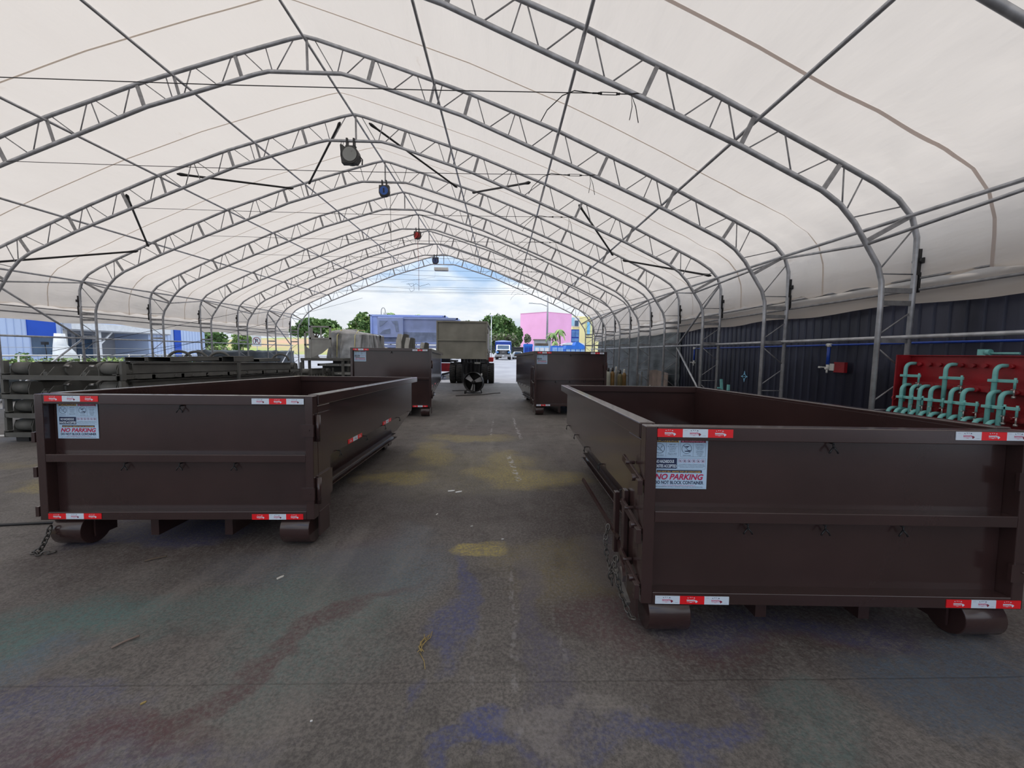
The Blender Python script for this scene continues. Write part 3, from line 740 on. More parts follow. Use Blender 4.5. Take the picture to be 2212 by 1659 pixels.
# far pair
container('tall dark brown dumpster farther back on the left beside the fan',
    -3.38, 11.80, R(5), 5.6, 2.113, [('RWR',-hw+.05,2.03),('WRW',hw-.53,2.028),('RWR',hw-.53,.30)], W=2.40, sx=.02, sign_top=.01, gap=.31, crease=.85, latches=False)
container('tall dark brown dumpster farther back on the right in front of the gas cylinders',
    2.26, 12.5, R(5), 5.6, 2.10, [('RWR',-hw+.05,2.02),('WRW',hw-.51,2.02),('WRW',-hw+.03,.31)], W=2.42, sx=.01, sign_top=.01, gap=.315, crease=.85)
# ---- olive container on the forklift
container('olive grey container lifted high on the forks of the forklift', -2.24, 21.5, 0, 7.0, 2.14, [], False, 2.82, olive, .06, .5, False, z=1.24, tilt=0, wheels=False, latches=False)
# ================================================================== STACKED SUB-FRAMES ON THE LEFT
def subframe(label, x, y, z, L=7.1, W=2.25, top=False):
    t = thing('container_subframe', label, 'container frame', (x, y, z), (TILT, 0, 0), 'stacked container frames on the left')
    hw_ = W/2; P = primer
    for s in (1, -1):
        m = B(P); m.box((s*(hw_-.02), 0, 0), (s*hw_, L, .13)); m.box((s*(hw_-.16), .5, 0), (s*(hw_-.14), L-.5, .36)); m.box((s*(hw_-.20), .5, .34), (s*(hw_-.08), L-.5, .36)); m.box((s*(hw_-.09), 0, 0), (s*hw_, L, .014)); m.box((s*(hw_-.09), 0, .116), (s*hw_, L, .13))
        for k in range(int((L-.6)/.5)): m.prism([(.35+k*.5, .03), (.43+k*.5, .03), (.39+k*.5, .09)], s*(hw_+.0), s*(hw_+.03), 'x')
        m.build('side_rail', t)
        m = B(P); m.box((s*.34, .1, -.0), (s*.42, L-.1, .16)); m.prism([(.0,.0),(.35,.0),(.35,.20),(.15,.20)], s*.43, s*.45, 'x'); m.prism([(.0,.0),(.60,.0),(.60,.26),(.22,.26)], s*.32, s*.34, 'x'); m.build('main_rail', t)
        for yy in (.22, L-.25):
            r = .125; c = (0, yy, .10+r)
            B(P).cyl((s*(hw_-.42),)+c[1:], (s*(hw_-.10),)+c[1:], r, 24).build('roller', t)
            for xx in (hw_-.44, hw_-.08):
                B(P).prism([(yy-.13,.08),(yy+.13,.08),(yy+.13,.20),(yy+.09,.33),(yy-.09,.33),(yy-.13,.20)], s*xx-.006, s*xx+.006, 'x').build('roller_bracket', t)
        if top:
            B(P).cyl((s*.28,.55,.20),(s*.36,.55,.20),.16,20).build('wheel_disc', t)
            B(steel).cyl((s*.20,.40,.27),(s*.30,.40,.27),.03,12).build('axle_end', t, 'bare shiny axle end')
    for k in range(10):
        yy = .04 + (L-.1)*k/9
        B(P).box((-hw_, yy-.04, .0), (hw_, yy+.04, .10 if k else .09)).build('cross_beam', t)
    for yy in (.10, L*.5, L-.08):
        for s in (1, -1): B(P).box((s*(hw_+.0), yy-.045, .0), (s*(hw_+.05), yy+.045, .375)).build('stake_post', t)
    return t
LV = ['bottommost', 'second from the bottom', 'third from the bottom', 'topmost']
for k in range(4):
    subframe(f'dark grey steel container frame with rollers, {LV[k]} of the near left stack', -8.83, 7.85+(.03 if k%2 else 0), gz(7.85)+.10+.385*k, top=(k > 1))
tag(B(black).box((-9.85,7.95,gz(7.9)-.01),(-9.6,8.15,gz(7.9)+.09)).build('timber_block'), 'dark timber block under the near corner of the frame stack', 'block')
for k in range(3):
    subframe(f'dark grey container frame in the stack farther back, {["lowest","middle","top"][k]} layer', -9.4, 16.6, gz(16.6)+.15+.42*k, L=2.3, W=2.4)
# loose steel lying on top of the near stack
def atz(k): return gz(7.85)+.07+.385*4
ztop = gz(9)+.07+.385*3+.36
for k, (x, y, w, l, h) in enumerate([(-8.35,9.6,.55,1.6,.07),(-9.3,10.0,.5,2.2,.06),(-8.1,11.6,.35,.9,.12),(-8.35,13.0,.6,1.2,.06),(-9.1,12.6,.45,1.4,.10)]):
    m = B(primer); z0 = gz(y)+.10+.385*3+.37
    m.box((x-w/2,y,z0),(x+w/2,y+l,z0+.012)).box((x-w/2,y,z0),(x-w/2+.012,y+l,z0+h+.05)).box((x+w/2-.012,y,z0),(x+w/2,y+l,z0+h+.05)).box((x-w/2,y,z0+h+.04),(x+w/2,y+l,z0+h+.05))
    tag(m.build('steel_channel'), ['dark box section lying nearest on top of the frame stack','long dark section on the far side of the stack top','short open box section at mid length of the stack top','open box section near the far end of the stack top','dark section behind the mid stack top pieces'][k], 'steel section', 'loose sections on the frame stack')
for k, (x, y) in enumerate([(-9.0,11.0),(-8.75,11.25),(-8.55,11.9),(-8.1,14.3)]):
    z0 = gz(y)+.10+.385*3+.42
    tag(B(primer).tube([(x+.24*math.cos(a), y+.1*math.cos(a), z0+.24*math.sin(a)) for a in [math.pi*i/14 for i in range(15)]], .035, 10).build('lifting_loop'), ['leftmost steel half-ring loop on the frame stack','second steel half-ring loop from the left on the frame stack','third steel half-ring loop from the left on the frame stack','steel half-ring loop alone at the far end of the frame stack'][k], 'loop', 'half-ring loops on the frame stack')
# post, red stand between stack and far left dumpster
m = B(redb); x, y = -4.98, 13.2; g = gz(y); m.box((x-.06,y-.06,g),(x+.06,y+.06,g+1.45)); m.box((x+.1,y+.3,g),(x+.18,y+.38,g+1.3)); m.bar((x,y,g+.75),(x+.14,y+.34,g+.75),.05,.06); m.box((x-.15,y-.15,g),(x+.28,y+.45,g+.02))
tag(m.build('steel_stand'), 'red painted steel stand beside the far left dumpster', 'stand')
# long pale pipes/stacked flat racks behind the near stack
for k in range(4):
    y = 19.0; g = gz(y); z0 = g+.18+.42*k
    m = B(lightprimer).box((-9.0,y,z0),(-5.2,y+.12,z0+.11)).box((-9.0,y+1.9,z0),(-5.2,y+2.0,z0+.11))
    m.box((-9.0,y,z0),(-8.9,y+2,z0+.1)).box((-5.3,y,z0),(-5.2,y+2,z0+.1))
    t = thing('flat_rack', f'grey steel flat rack under the tarp, {["lowest","second","third","uppermost"][k]} of four', 'rack', (0,0,0), group='flat racks under the tarp')
    m.build('frame', t)
    for q in range(6): B(offwhite).cyl((-8.6+q*.62,y-.03,z0+.05),(-8.6+q*.62,y,z0+.05),.03,8).build('stud', t)
    B(black).box((-8.95,y+.55,(z0-.30) if k else g+.02),(-5.25,y+.57,z0)).build('dark_gap_sheet', t)  # black sheet added to darken the open gaps between the racks
    for xx in (-8.95,-5.25): B(primer).box((xx-.04,y+.5,z0-.31 if k else g),(xx+.04,y+.6,z0)).build('leg', t)
# grey steel cab guard (frame with windows)
Y = 18.6; s = Y/831.0
def PX(px, py, Y): # helper: place a point seen at this spot on the plane Y (used once to lay things out)
    return ((px-1085)/831*Y + 0.0, CAMZ - (py-762-.0125*(px-1085))/831*Y)
ax, az = PX(676,705,Y); bx, bz = PX(718,772,Y)
t = thing('cab_guard', 'grey steel cab guard with window openings beside the silver tarp', 'cab guard', (ax, Y, az-1.55))
W_ = 1.0; Hh = az-(az-1.55)
m = B(lightprimer)
m.box((0,0,0),(.07,.07,1.55)).box((W_-.07,0,.55),(W_,.07,1.55)).box((0,0,1.48),(W_,.07,1.55)).box((0,0,.92),(W_,.07,1.0)).box((.07,.02,.92),(.14,.06,1.5))
m.prism([(0,.0),(.55,.25),(1.0,.62),(1.0,.92),(0,.92)], .02, .05); m.box((.5,.02,1.0),(.56,.06,1.5))
m.build('frame', t)
m = B(lightprimer).box((-.45,.4,0),(-.38,.47,1.30)).box((-.05,.4,.5),(.02,.47,1.30)).box((-.45,.4,1.23),(.02,.47,1.30)).box((-.45,.4,.62),(.02,.47,.70)).prism([(-.45,.0),(.3,.0),(.0,.3),(-.45,.62)], .42, .45)
m.build('wing_frame', t)
B(primer).box((-.45,.0,-.10),(1.55,.9,.02)).build('deck', t)
for xx in (-.4,1.5):
    for yy in (.1,.75): B(primer).box((xx-.05,yy-.05,gz(Y)-(az-1.55)),(xx+.05,yy+.05,-.1)).build('support', t)
# tarp covered load
def tarp():
    Y = 19.7; x0, z0 = PX(712,776,Y); x1, z1 = PX(812,714,Y)
    base = z0+.02; H_ = z1-base; D = 1.9; n, mth = 150, 20; mb = B(tarpm); rows = []
    W_ = x1-x0
    for j in range(n+1):
        a = 2*math.pi*j/n; row = []
        # rounded box cross-section in plan
        c, s_ = math.cos(a), math.sin(a)
        ex = math.copysign(abs(c)**.45, c)*W_/2*1.0; ey = math.copysign(abs(s_)**.45, s_)*D/2
        for k in range(mth+1):
            f = k/mth
            fold = .22*noise.noise(Vector((math.cos(a)*4, math.sin(a)*4, f*1.2)))*(1-f)**.5 + .045*math.sin(a*26+3*noise.noise(Vector((a*2,f*2,9))))*(1-f*.5) + .05*math.sin(a*11+f*2)*(1-f*.6)
            flare = 1.0 + .10*(1-f) + fold
            if f < .62: h = base + H_*.86*(f/.62); sc = flare - .05*f
            else:
                g_ = (f-.62)/.38; h = base + H_*(.86+.14*math.sin(g_*math.pi/2)) ; sc = flare*(1-g_**1.6)+.0
            h += (-.14*abs(noise.noise(Vector((math.cos(a)*3, math.sin(a)*3, 2)))) if k == 0 else 0) - .10*(ex/(W_/2))*f - .05*abs(noise.noise(Vector((a*2,f*3,5))))*f
            row.append(mb.bm.verts.new(((x0+x1)/2+ex*sc, Y+D/2+ey*sc, h)))
        rows.append(row)
    for a, b in zip(rows, rows[1:]):
        for k in range(mth): mb._f([a[k], b[k], b[k+1], a[k+1]], True)
    o = mb.build('tarp'); tag(o, 'silver grey tarp strapped over a load behind the left dumpsters', 'tarp')
    sub = o.modifiers.new('s', 'SUBSURF'); sub.levels = 1; sub.render_levels = 2
    for f in (.25, .62):
        x = x0+W_*f
        B(yellowm).tube([(x-.05,Y-.12,base+.1),(x-.03,Y-.07,base+H_*.8),(x+.02,Y+.3,base+H_*1.0),(x+.02,Y+1.2,base+H_*1.02)], .018, 6).build('strap', o, 'yellow tie-down strap')
    m = B(black).box((x0+.2,Y+.2,base-.23),(x1-.2,Y+D-.2,base+H_*.75)); tag(m.build('covered_load'), 'black load showing under the lifted edge of the silver tarp', 'load')
tarp()

# ================================================================== FAR CONTAINERS
def big_box(label, px0, px1, ytop, ybot, Y, m, D=2.5, ribs=(), name='roll_off_container'):
    x0, z1 = PX(px0, ytop, Y); x1, _ = PX(px1, ytop, Y); z0 = PX(px0, ybot, Y)[1]
    t = thing(name, label, 'container', ((x0+x1)/2, Y, z0)); w = (x1-x0)/2; h = z1-z0
    b = B(m); b.box((-w,.08,0),(w,.10,h)).box((-w,D-.02,0),(w,D,h)).box((-w,.08,0),(-w+.03,D,h)).box((w-.03,.08,0),(w,D,h)).box((-w,.08,0),(w,D,.05)); b.build('body', t)
    B(m).box((-w-.05,0,h-.16),(w+.05,.1,h)).box((-w-.05,D,h-.16),(w+.05,D+.1,h)).box((-w-.05,0,h-.16),(-w+.05,D,h)).box((w-.05,0,h-.16),(w+.05,D,h)).build('top_rail', t)
    B(m).box((-w,.0,0),(w,.12,.14)).build('bottom_rail', t)
    for r in ribs: B(m).box((-w+2*w*r-.08,.0,0),(-w+2*w*r+.08,.09,h-.1)).build('rib', t)
    return t, w, h
t, w, h = big_box('large blue-grey container seen side-on behind the tarp, the taller one at the back', 803, 962, 681, 738, 36.5, bluegrey, ribs=(.02,.98))
t, w, h = big_box('blue-grey container in front of the taller one, its right end behind the olive container', 820, 988, 686, 742, 33.8, bluegrey, 2.4, ribs=(.01,.99))
B(bluegrey_d).box((-w+.1,.05,.1),(w-.1,.085,1.0)).build('lower_band', t, 'dull darker band along the bottom')
pw = (876-821)/831*33.4; ph_ = (729-686)/831*33.4
qx = -w; qz = PX(821,729,33.7)[1] - PX(820,742,33.8)[1]
door_ = B(bluegrey).box((qx,-.12,qz),(qx+pw,-.0,qz+ph_)).build('door_panel', t, 'flat door panel with faint darker shapes', bevel=.03)
m = B(bluegrey_d); m.prism([(.2,ph_-.3),(.9,ph_-.3),(.4,ph_-.75),(.2,ph_-.8)], -.02, 0).prism([(.2,.3),(1.1,.3),(1.1,.75),(.5,.6)], -.02, 0).prism([(1.2,ph_-.3),(1.75,ph_-.3),(1.85,.5),(1.6,.5),(1.5,1.1)], -.02, 0); o_ = m.build('embossed_mark', door_); o_.location = (qx,-.12,qz)
# stacked flat frames under them
for k in range(6):
    Y = 33.6; x0, z0 = PX(806, 752-0*k, Y); x1 = PX(944, 750, Y)[0]; g = gz(Y); top = PX(806,743.5,Y)[1]
    z0 = g + (top-g)*k/6
    t = thing('steel_pallet', f'blue-grey steel frame under the blue-grey containers, {["lowest","second","third","fourth","fifth","topmost"][k]} in the pile', 'frame', ((x0+x1)/2, Y, z0), group='blue-grey frames piled under the containers')
    hh = (top-g)/6; w = (x1-x0)/2
    B(bluegrey if k > 2 else bluegrey_d).box((-w,0,hh*.45),(w,.15,hh*.9)).box((-w,2.2,hh*.45),(w,2.35,hh*.9)).build('rail', t)
    m = B(bluegrey_d)
    for q in range(5): m.box((-w+w*q/2-.06 if q else -w,.1,0),(-w+w*q/2+.06,2.3,hh*.98 if k<5 else hh))
    m.build('cross_members', t)
# bent grey plates standing between
for k, (px, top, wpx, Yq) in enumerate([(868,722,10,25.5),(884,730,8,25.2),(915,740,7,25.0)]):
    x, zt_ = PX(px, top, Yq); w = wpx/831*Yq; g = gz(Yq)
    t = thing('folded_plate', ['tallest folded grey steel plate standing behind the far left dumpster','middle folded grey steel plate standing behind the far left dumpster','shortest folded grey plate standing behind the far left dumpster'][k], 'plate', (x, Yq, g), group='folded plates behind the far left dumpster')
    for q in range(2):
        m = B(offwhite if q == 0 else primer); xo = q*w*1.15
        m.prism([(-w+xo,0),(xo+.0,0),(xo+.0,zt_-g),(-w*.55+xo,zt_-g),(-w+xo,zt_-g-.5)], 0, .03).prism([(xo,0),(xo+w*.5,0),(xo+w*.5,zt_-g-.05),(xo,zt_-g)], .02, .25)
        m.build('plate', t)

# ================================================================== FORKLIFT
def tyre(parent, x, y, r, w):
    m = B(rubber).lathe([(r*.55,-w/2),(r*.92,-w/2),(r,-w/2+.05),(r,w/2-.05),(r*.92,w/2),(r*.55,w/2)], n=36, M=Matrix.Rotation(R(90),4,'Y'))
    for k in range(30):
        a = 2*math.pi*k/30; c, s_ = math.cos(a), math.sin(a)
        Mx = Matrix.Translation((0,0,0)) @ Matrix.Rotation(a,4,'X')
        m.box((-w/2+.01,-.035,r-.01),(-.01,.035,r+.03),Mx); Mx = Matrix.Rotation(a+.1,4,'X'); m.box((.01,-.035,r-.01),(w/2-.01,.035,r+.03),Mx)
    o = m.build('tyre', parent, loc=(x, y, r+.03)); 
    B(offwhite).lathe([(r*.2,-w/2+.02),(r*.55,-w/2+.02),(r*.55,w/2-.02),(r*.2,w/2-.02)], n=24, M=Matrix.Rotation(R(90),4,'Y')).build('wheel_rim', o)
Yf = 31.6; xf = -2.44
t = thing('forklift', 'large forklift facing the camera with double front tyres, carrying the olive container', 'forklift', (xf, Yf, gz(Yf)))
for dx in (-1.55,-1.02,1.02,1.55): tyre(t, dx, 0, .80, .46)
m = B(black)
for dx in (-.62,-.36,.36,.62): m.box((dx-.07,-1.55,.15),(dx+.07,-1.30,4.4))
for z in (.4,2.4,4.3): m.box((-.68,-1.40,z),(.68,-1.28,z+.14))
m.build('mast', t)
m = B(black)
for dx in (-.16,.16): m.cyl((dx,-1.25,.3),(dx,-1.25,4.2),.07,12)
m.build('lift_cylinder', t)
m = B(black).box((-1.3,-1.68,1.6),(1.3,-1.56,1.75)).box((-1.3,-1.68,2.3),(1.3,-1.56,2.42)).box((-.75,-1.68,1.6),(-.65,-1.56,2.42)).box((.65,-1.68,1.6),(.75,-1.56,2.42)); m.build('carriage', t)
for s_ in (1,-1): B(black).box((s_*.75-.1,-4.2,2.02),(s_*.75+.1,-1.62,2.09)).box((s_*.75-.1,-1.70,2.02),(s_*.75+.1,-1.62,2.5)).build('fork', t)
B(black).box((-.9,.2,.7),(.9,3.4,1.65)).box((-1.25,3.2,.6),(1.25,4.4,2.1)).build('chassis', t, bevel=.06)
B(redb).box((1.35,-.55,1.76),(1.72,.85,2.12)).build('mudguard', t, 'red mudguard', bevel=.05)
B(black).box((-1.80,-.55,1.72),(-1.25,.85,1.86)).build('mudguard', t)
m = B(black)
for dx in (-.75,.75):
    for dy in (.4,2.2): m.box((dx-.05,dy-.05,1.75),(dx+.05,dy+.05,3.7))
m.box((-.82,.3,3.65),(.82,2.3,3.75)); m.build('cab_frame', t)
for dx in (-1.1,1.1):
    tyre(t, dx, 3.4, .62, .4)
B(steel).box((1.15,-.25,1.9),(1.42,.0,3.1)).build('side_tank', t, 'pale metal side tank')
m = B(offwhite).box((.3,-1.75,1.62),(.75,-1.68,1.75)); m.build('carriage_plate', t)
# red machine and cabinet left of it
t = thing('tool_cabinet', 'white and red cabinet seen between the far left dumpster and the forklift', 'cabinet', (-5.85, 36.5, gz(36.5)))
m = B(white).box((-.1,0,0),(0,.8,1.75)).box((.95,0,0),(1.05,.8,1.75)).box((0,0,1.65),(.95,.8,1.75)).box((0,0,0),(.95,.8,.2)); m.build('body', t)
B(redb).box((0,-.02,.45),(.95,0,1.25)).build('door', t, 'red door'); B(black).box((0,-.02,1.3),(.95,0,1.65)).build('window', t)
t = thing('wheelbarrow', 'small dark cart lying beside the white and red cabinet', 'cart', (-5.05, 34.6, gz(34.6)))
B(black).prism([(-.4,.25),(.5,.5),(.45,.65),(-.35,.45)], 0, .5).build('tray', t); B(offwhite).cyl((.15,.1,.16),(.15,.25,.16),.16,16).build('wheel', t)
for yy in (.05,.4): B(black).bar((-.3,yy,.0),(-.2,yy,.35),.03,.03).build('leg', t)

# ================================================================== FAN
Yn = 21.0; t = thing('drum_fan', 'round black drum fan standing on the floor in front of the forklift', 'fan', (-1.54, Yn, gz(Yn)))
c = (0,0,.62); r = .545; RX = Matrix.Rotation(R(90),4,'X') @ Matrix.Identity(4); RZ = Matrix.Rotation(R(-14),4,'Z')
MM = RZ @ RX
m = B(black).lathe([(r-.02,-.15),(r,-.15),(r+.012,-.14),(r,-.12),(r,.12),(r+.012,.14),(r,.15),(r-.02,.15),(r-.02,-.15)], c, 44, MM); 
o = m.build('drum', t)
m = B(black)
for k in range(5):
    rr = .11+.09*k; m.torus(c, rr, .003, MM @ Matrix.Translation((0,0,0)), 40, 5)
m.build('guard', t)
m = B(greywall)
for k in range(3):
    a = 2*math.pi*k/3+.5
    pts = [(.08,-.06),(.46,-.20),(.50,.08),(.10,.07)]
    vs = []
    for (u, v) in pts:
        p = MM @ Vector((u*math.cos(a)-v*math.sin(a), u*math.sin(a)+v*math.cos(a), .03*v*8)); vs.append(Vector(p)+Vector(c))
    q = [m.bm.verts.new(v) for v in vs]; q2 = [m.bm.verts.new(v+(MM @ Vector((0,0,.012)))) for v in vs]
    m._f(q); m._f(q2[::-1])
    for i in range(4): m._f([q[i], q[(i+1)%4], q2[(i+1)%4], q2[i]])
m.build('blade', t)
B(black).lathe([(.001,-.12),(.10,-.12),(.11,0),(.10,.12),(.001,.12)], c, 20, MM).build('motor', t)
m = B(black).bar((-.35,0,.30),(-.40,-.25,.06),.04,.04).bar((.35,0,.30),(.45,-.1,.04),.04,.04).bar((-.40,-.25,.06),(.45,-.1,.04),.04,.04).bar((0,0,.52),(-.05,-.12,.06),.05,.05).bar((0,0,.52),(.12,.1,.06),.03,.03); m.build('stand', t)
for dx in (-.46,): B(rubber).cyl((dx-.03,-.22,.09),(dx+.05,-.22,.09),.09,18).build('wheel', t)
B(white).box((.40,-.05,.98),(.46,.02,1.10)).build('switch_box', t, 'small white switch box')
def cord(pts, label, r=.012, m=black):
    pts = [(x, y, gz(y)+r*1.0) for x, y in pts]
    return tag(B(m).tube(pts, r, 6).build('electric_lead'), label, 'cord')
cord([(-2.3,19.2),(-1.6,19.7),(-1.0,20.0),(-.5,20.9),(-.1,21.3)], 'dark cord lying across the floor in front of the fan', .02)
cord([(-2.9,22.5),(-2.4,22.8),(-1.9,23.1)], 'short dark cord reaching the fan from the left', .02)
cord([(-7.6,4.2),(-6.5,4.0),(-5.3,3.85),(-4.6,3.95),(-4.25,4.1)], 'black cord running to the left front dumpster', .014)
# ================================================================== RIGHT WALL
wallm = mat('dark_navy_cladding', (.022,.024,.040), .30, .3, .35, 1.2, .05, 30, stretch=(1,1,.3))
wallb = mat('blue_rib_edge', (.006,.012,.05), .4, .1, .3, 3)
m = MB(); X = 7.9; y = -2.0; z0, z1 = -.75, 3.6
k = 0
while y < 16.9:
    q = [(X, y), (X, y+.15), (X-.035, y+.17), (X-.035, y+.23), (X, y+.25)]
    for i, (a, b) in enumerate(zip(q, q[1:])):
        m.m(wallb if i == 3 else wallm)
        m.quad((a[0], a[1], z0), (b[0], b[1], z0), (b[0], b[1], z1), (a[0], a[1], z1))
    y += .25; k += 1
m.m(wallm).box((X+.01,-2,z0),(X+.06,16.95,z1)); struct(m, 'wall_right')
netm = mat('shade_net_cloth', (.075,.090,.100), .5, 0, .4, 2.5, .6, 6, col2=(.035,.045,.052), stretch=(1,.6,2.2))
def net(x, ya, yb, za, zb, label, name='shade_net', m_=netm, amp=.05, s=1):
    mb = B(m_); n = int((yb-ya)/.12); rows = []
    for j in range(n+1):
        y = ya+(yb-ya)*j/n; g = gz(y) if za is None else za
        rows.append([mb.bm.verts.new((x + amp*noise.noise(Vector((y*1.3, k*.7, s*3.3)))*2 + amp*.5*math.sin(y*2.06), y, g+(zb-g)*k/14 + (.05*noise.noise(Vector((y*2,0,7))) if k == 14 else 0))) for k in range(15)])
    for a, b in zip(rows, rows[1:]):
        for k in range(14): mb._f([a[k], a[k+1], b[k+1], b[k]], True)
    o = mb.build(name); so = o.modifiers.new('t', 'SOLIDIFY'); so.thickness = .006
    return tag(o, label, 'netting')
net(7.80, 16.75, 31.3, None, 2.85, 'dark green shade net hung behind the right posts beyond the metal wall')
# compressed-air line
AX = 7.72
t = thing('air_pipe', 'blue compressed air pipe running along the dark metal wall with two valve drops', 'pipe', (AX, 8, 1.93))
B(bluep).tube([(0,-7,.0),(0,-1,0),(0,3,-.01),(0,7.3,-.02)], .022, 10).build('main_pipe', t)
B(bluep).cyl((-.02,.92,-.02),(-.02,.92,-.46),.036,14).build('drop_pipe', t)
B(bluep).cyl((-.02,7.3,-.02),(-.02,7.3,-.50),.03,12).build('drop_pipe', t)
for yy, s in ((.92, 1), (7.3, 1)):
    B(offwhite).cyl((-.02,yy-.06,0),(-.02,yy+.06,0),.035,12).cyl((-.02,yy,0),(-.02,yy,-.05),.04,12).build('fitting', t)
    z = -.50 if yy < 2 else -.54
    m = B(offwhite).cyl((-.02,yy,z+.05),(-.02,yy,z-.08),.032,12).cyl((-.07,yy,z-.05),(.05,yy,z-.05),.03,12).cyl((-.02,yy+.22,z-.03),(-.02,yy,z-.03),.012,8).box((-.05,yy+.18,z-.05),(0,yy+.24,z-.01)).cyl((-.03,yy,z-.08),(-.03,yy,z-.16),.02,10)
    m.build('valve', t)
B(offwhite).box((.0,.78,-.60),(.03,.90,-.44)).build('mount_plate', t)
B(redp).box((.02,.52,-.64),(.10,.80,-.40)).build('red_box', t, 'dull red control box', bevel=.006)
m = B(mat('pale_blue_sticker',(.22,.50,.72),.5)); 
for a in range(4):
    c, s_ = math.cos(a*math.pi/2), math.sin(a*math.pi/2)
    m.prism([(12.25+c*.02-s_*.05,.98+s_*.02+c*.05),(12.25+c*.18,.98+s_*.18),(12.25+c*.02+s_*.05,.98+s_*.02-c*.05)], 7.84, 7.855, 'x')
tag(m.box((7.84,12.19,.92),(7.855,12.31,1.04)).build('wall_sticker'), 'small pale blue cross-shaped sticker low on the dark metal wall', 'sticker')

# ================================================================== RED CLAMP RACK
RX_, RY0, RY1 = 7.16, 4.15, 6.58; g = gz(6)
t = thing('clamp_rack', 'red steel rack tray holding teal pipe clamps in front of the right wall', 'rack', (RX_, RY1, g))
zt_ = 1.70 - g
B(redp).box((0,RY0-RY1,.05),(.03,0,zt_)).build('back_plate', t)
B(redp).box((-.27,-.02,.05),(.0,.0,zt_)).build('end_plate', t, bevel=.004)
B(redp).box((-.06,RY0-RY1,zt_-.012),(.03,0,zt_)).build('top_lip', t)
B(redp).box((-.09,RY0-RY1,1.16-g),(0,0,1.25-g)).box((-.14,RY0-RY1,.78-g),(0,0,.90-g)).build('step_shelf', t)
m = B(redp)
k = 0
for row, z in ((0,1.545),(1,1.19),(2,.83)):
    for i in range(16):
        yy = -.18-.148*i
        if yy < RY0-RY1+.05: break
        x = [-.0,-.09,-.14][row]
        B(redp).cyl((x-.05,yy,z-g),(x+.01,yy,z-g),.031,14).build('socket', t)
m = B(redp).torus((-.29,-.05,.95-g),.035,.008,Matrix.Rotation(R(90),4,'X')); m.build('lifting_eye', t)
for yy in (-.12, RY0-RY1+.2): B(redp).box((-.3,yy-.03,0),(.3,yy+.03,.06)).build('foot', t)
def clamp(x, y, z, L, label, arm=.24, drop=.20, group='teal clamps hanging on the red rack'):
    """bar hangs from a bend that plugs into the rack at +x"""
    t = thing('pipe_clamp', label, 'clamp', (x, y, z), group=group); r = .028
    pts = [(0,0,-L),(0,0,-.09)] + [(.09-.09*math.cos(a), 0, -.09+.09*math.sin(a)) for a in [math.pi/2*i/6 for i in range(1,7)]] + [(.17,0,0)]
    B(teal).tube(pts, r, 12).build('bar', t)
    za = -.21
    if L > .3:
        m = B(teal).box((-.045,-.05,za-.02),(.045,.05,za+.02)); m.bar((0,-.03,za),(0,-arm,za+.005),.03,.045); m.build('sliding_arm', t, bevel=.004)
        m = B(teal).cyl((0,-arm+.02,za+.05),(0,-arm+.02,za-drop*.5),.014,8); m.m(steel).cyl((0,-arm+.02,za-drop*.5),(0,-arm+.02,za-drop),.010,8).cyl((0,-arm+.02,za-drop),(0,-arm+.02,za-drop-.03),.022,10).cyl((-.05,-arm+.02,za-drop*.55),(.05,-arm+.02,za-drop*.55),.006,6); m.build('screw', t)
    return t
names3 = ['leftmost', 'middle', 'rightmost']
for i, y in enumerate([6.46, 5.86, 5.25]):
    clamp(6.96, y, 1.555, .66, f'large teal clamp hanging in the top row of the red rack, {names3[i]} of three')
n8 = ['first','second','third','fourth','fifth','sixth','seventh','eighth']
for i, y in enumerate([6.42,6.26,6.13,5.97,5.69,5.54,5.23,5.10]):
    clamp(6.88, y, 1.19-(.06 if i in (1,5) else 0)*0, .62, f'teal clamp in the middle row of the red rack, {n8[i]} from the left', arm=.20)
for i, y in enumerate([6.55,6.42,6.30,6.17,6.03,5.89,5.75,5.61,5.45,5.31,5.16]):
    clamp(6.80, y, .775, .55, f'teal clamp in the lowest rack row just above the dumpster rim, {(n8+["ninth","tenth","eleventh"])[i]} from left', arm=.14, drop=.12)
m = B(teal).cyl((0,0,.03),(0,-.34,.03),.016,8).box((-.03,.02,0),(.03,.12,.09)).cyl((0,-.02,.045),(0,.04,.045),.045,12)
o = m.build('pipe_clamp', loc=(RX_+.0, 5.5, 1.70)); tag(o, 'teal clamp lying flat on the top edge of the red rack', 'clamp')
# two teal pieces leaning farther along the wall
for k, (px, top, Yq, lean) in enumerate([(1566,820,12.3,.10),(1583,832,12.0,-.04)]):
    x, z = PX(px, top, Yq); g = gz(Yq)
    tag(B(teal).bar((x+lean+.03,Yq,g),(x,Yq,z),.09,.05).box((x-.1,Yq-.02,z-.30),(x+.05,Yq+.03,z-.26)).build('teal_bar'), ['taller teal bar leaning behind the right dumpster by the wall','shorter teal bar leaning beside the taller one by the wall'][k], 'bar', 'teal bars by the wall')

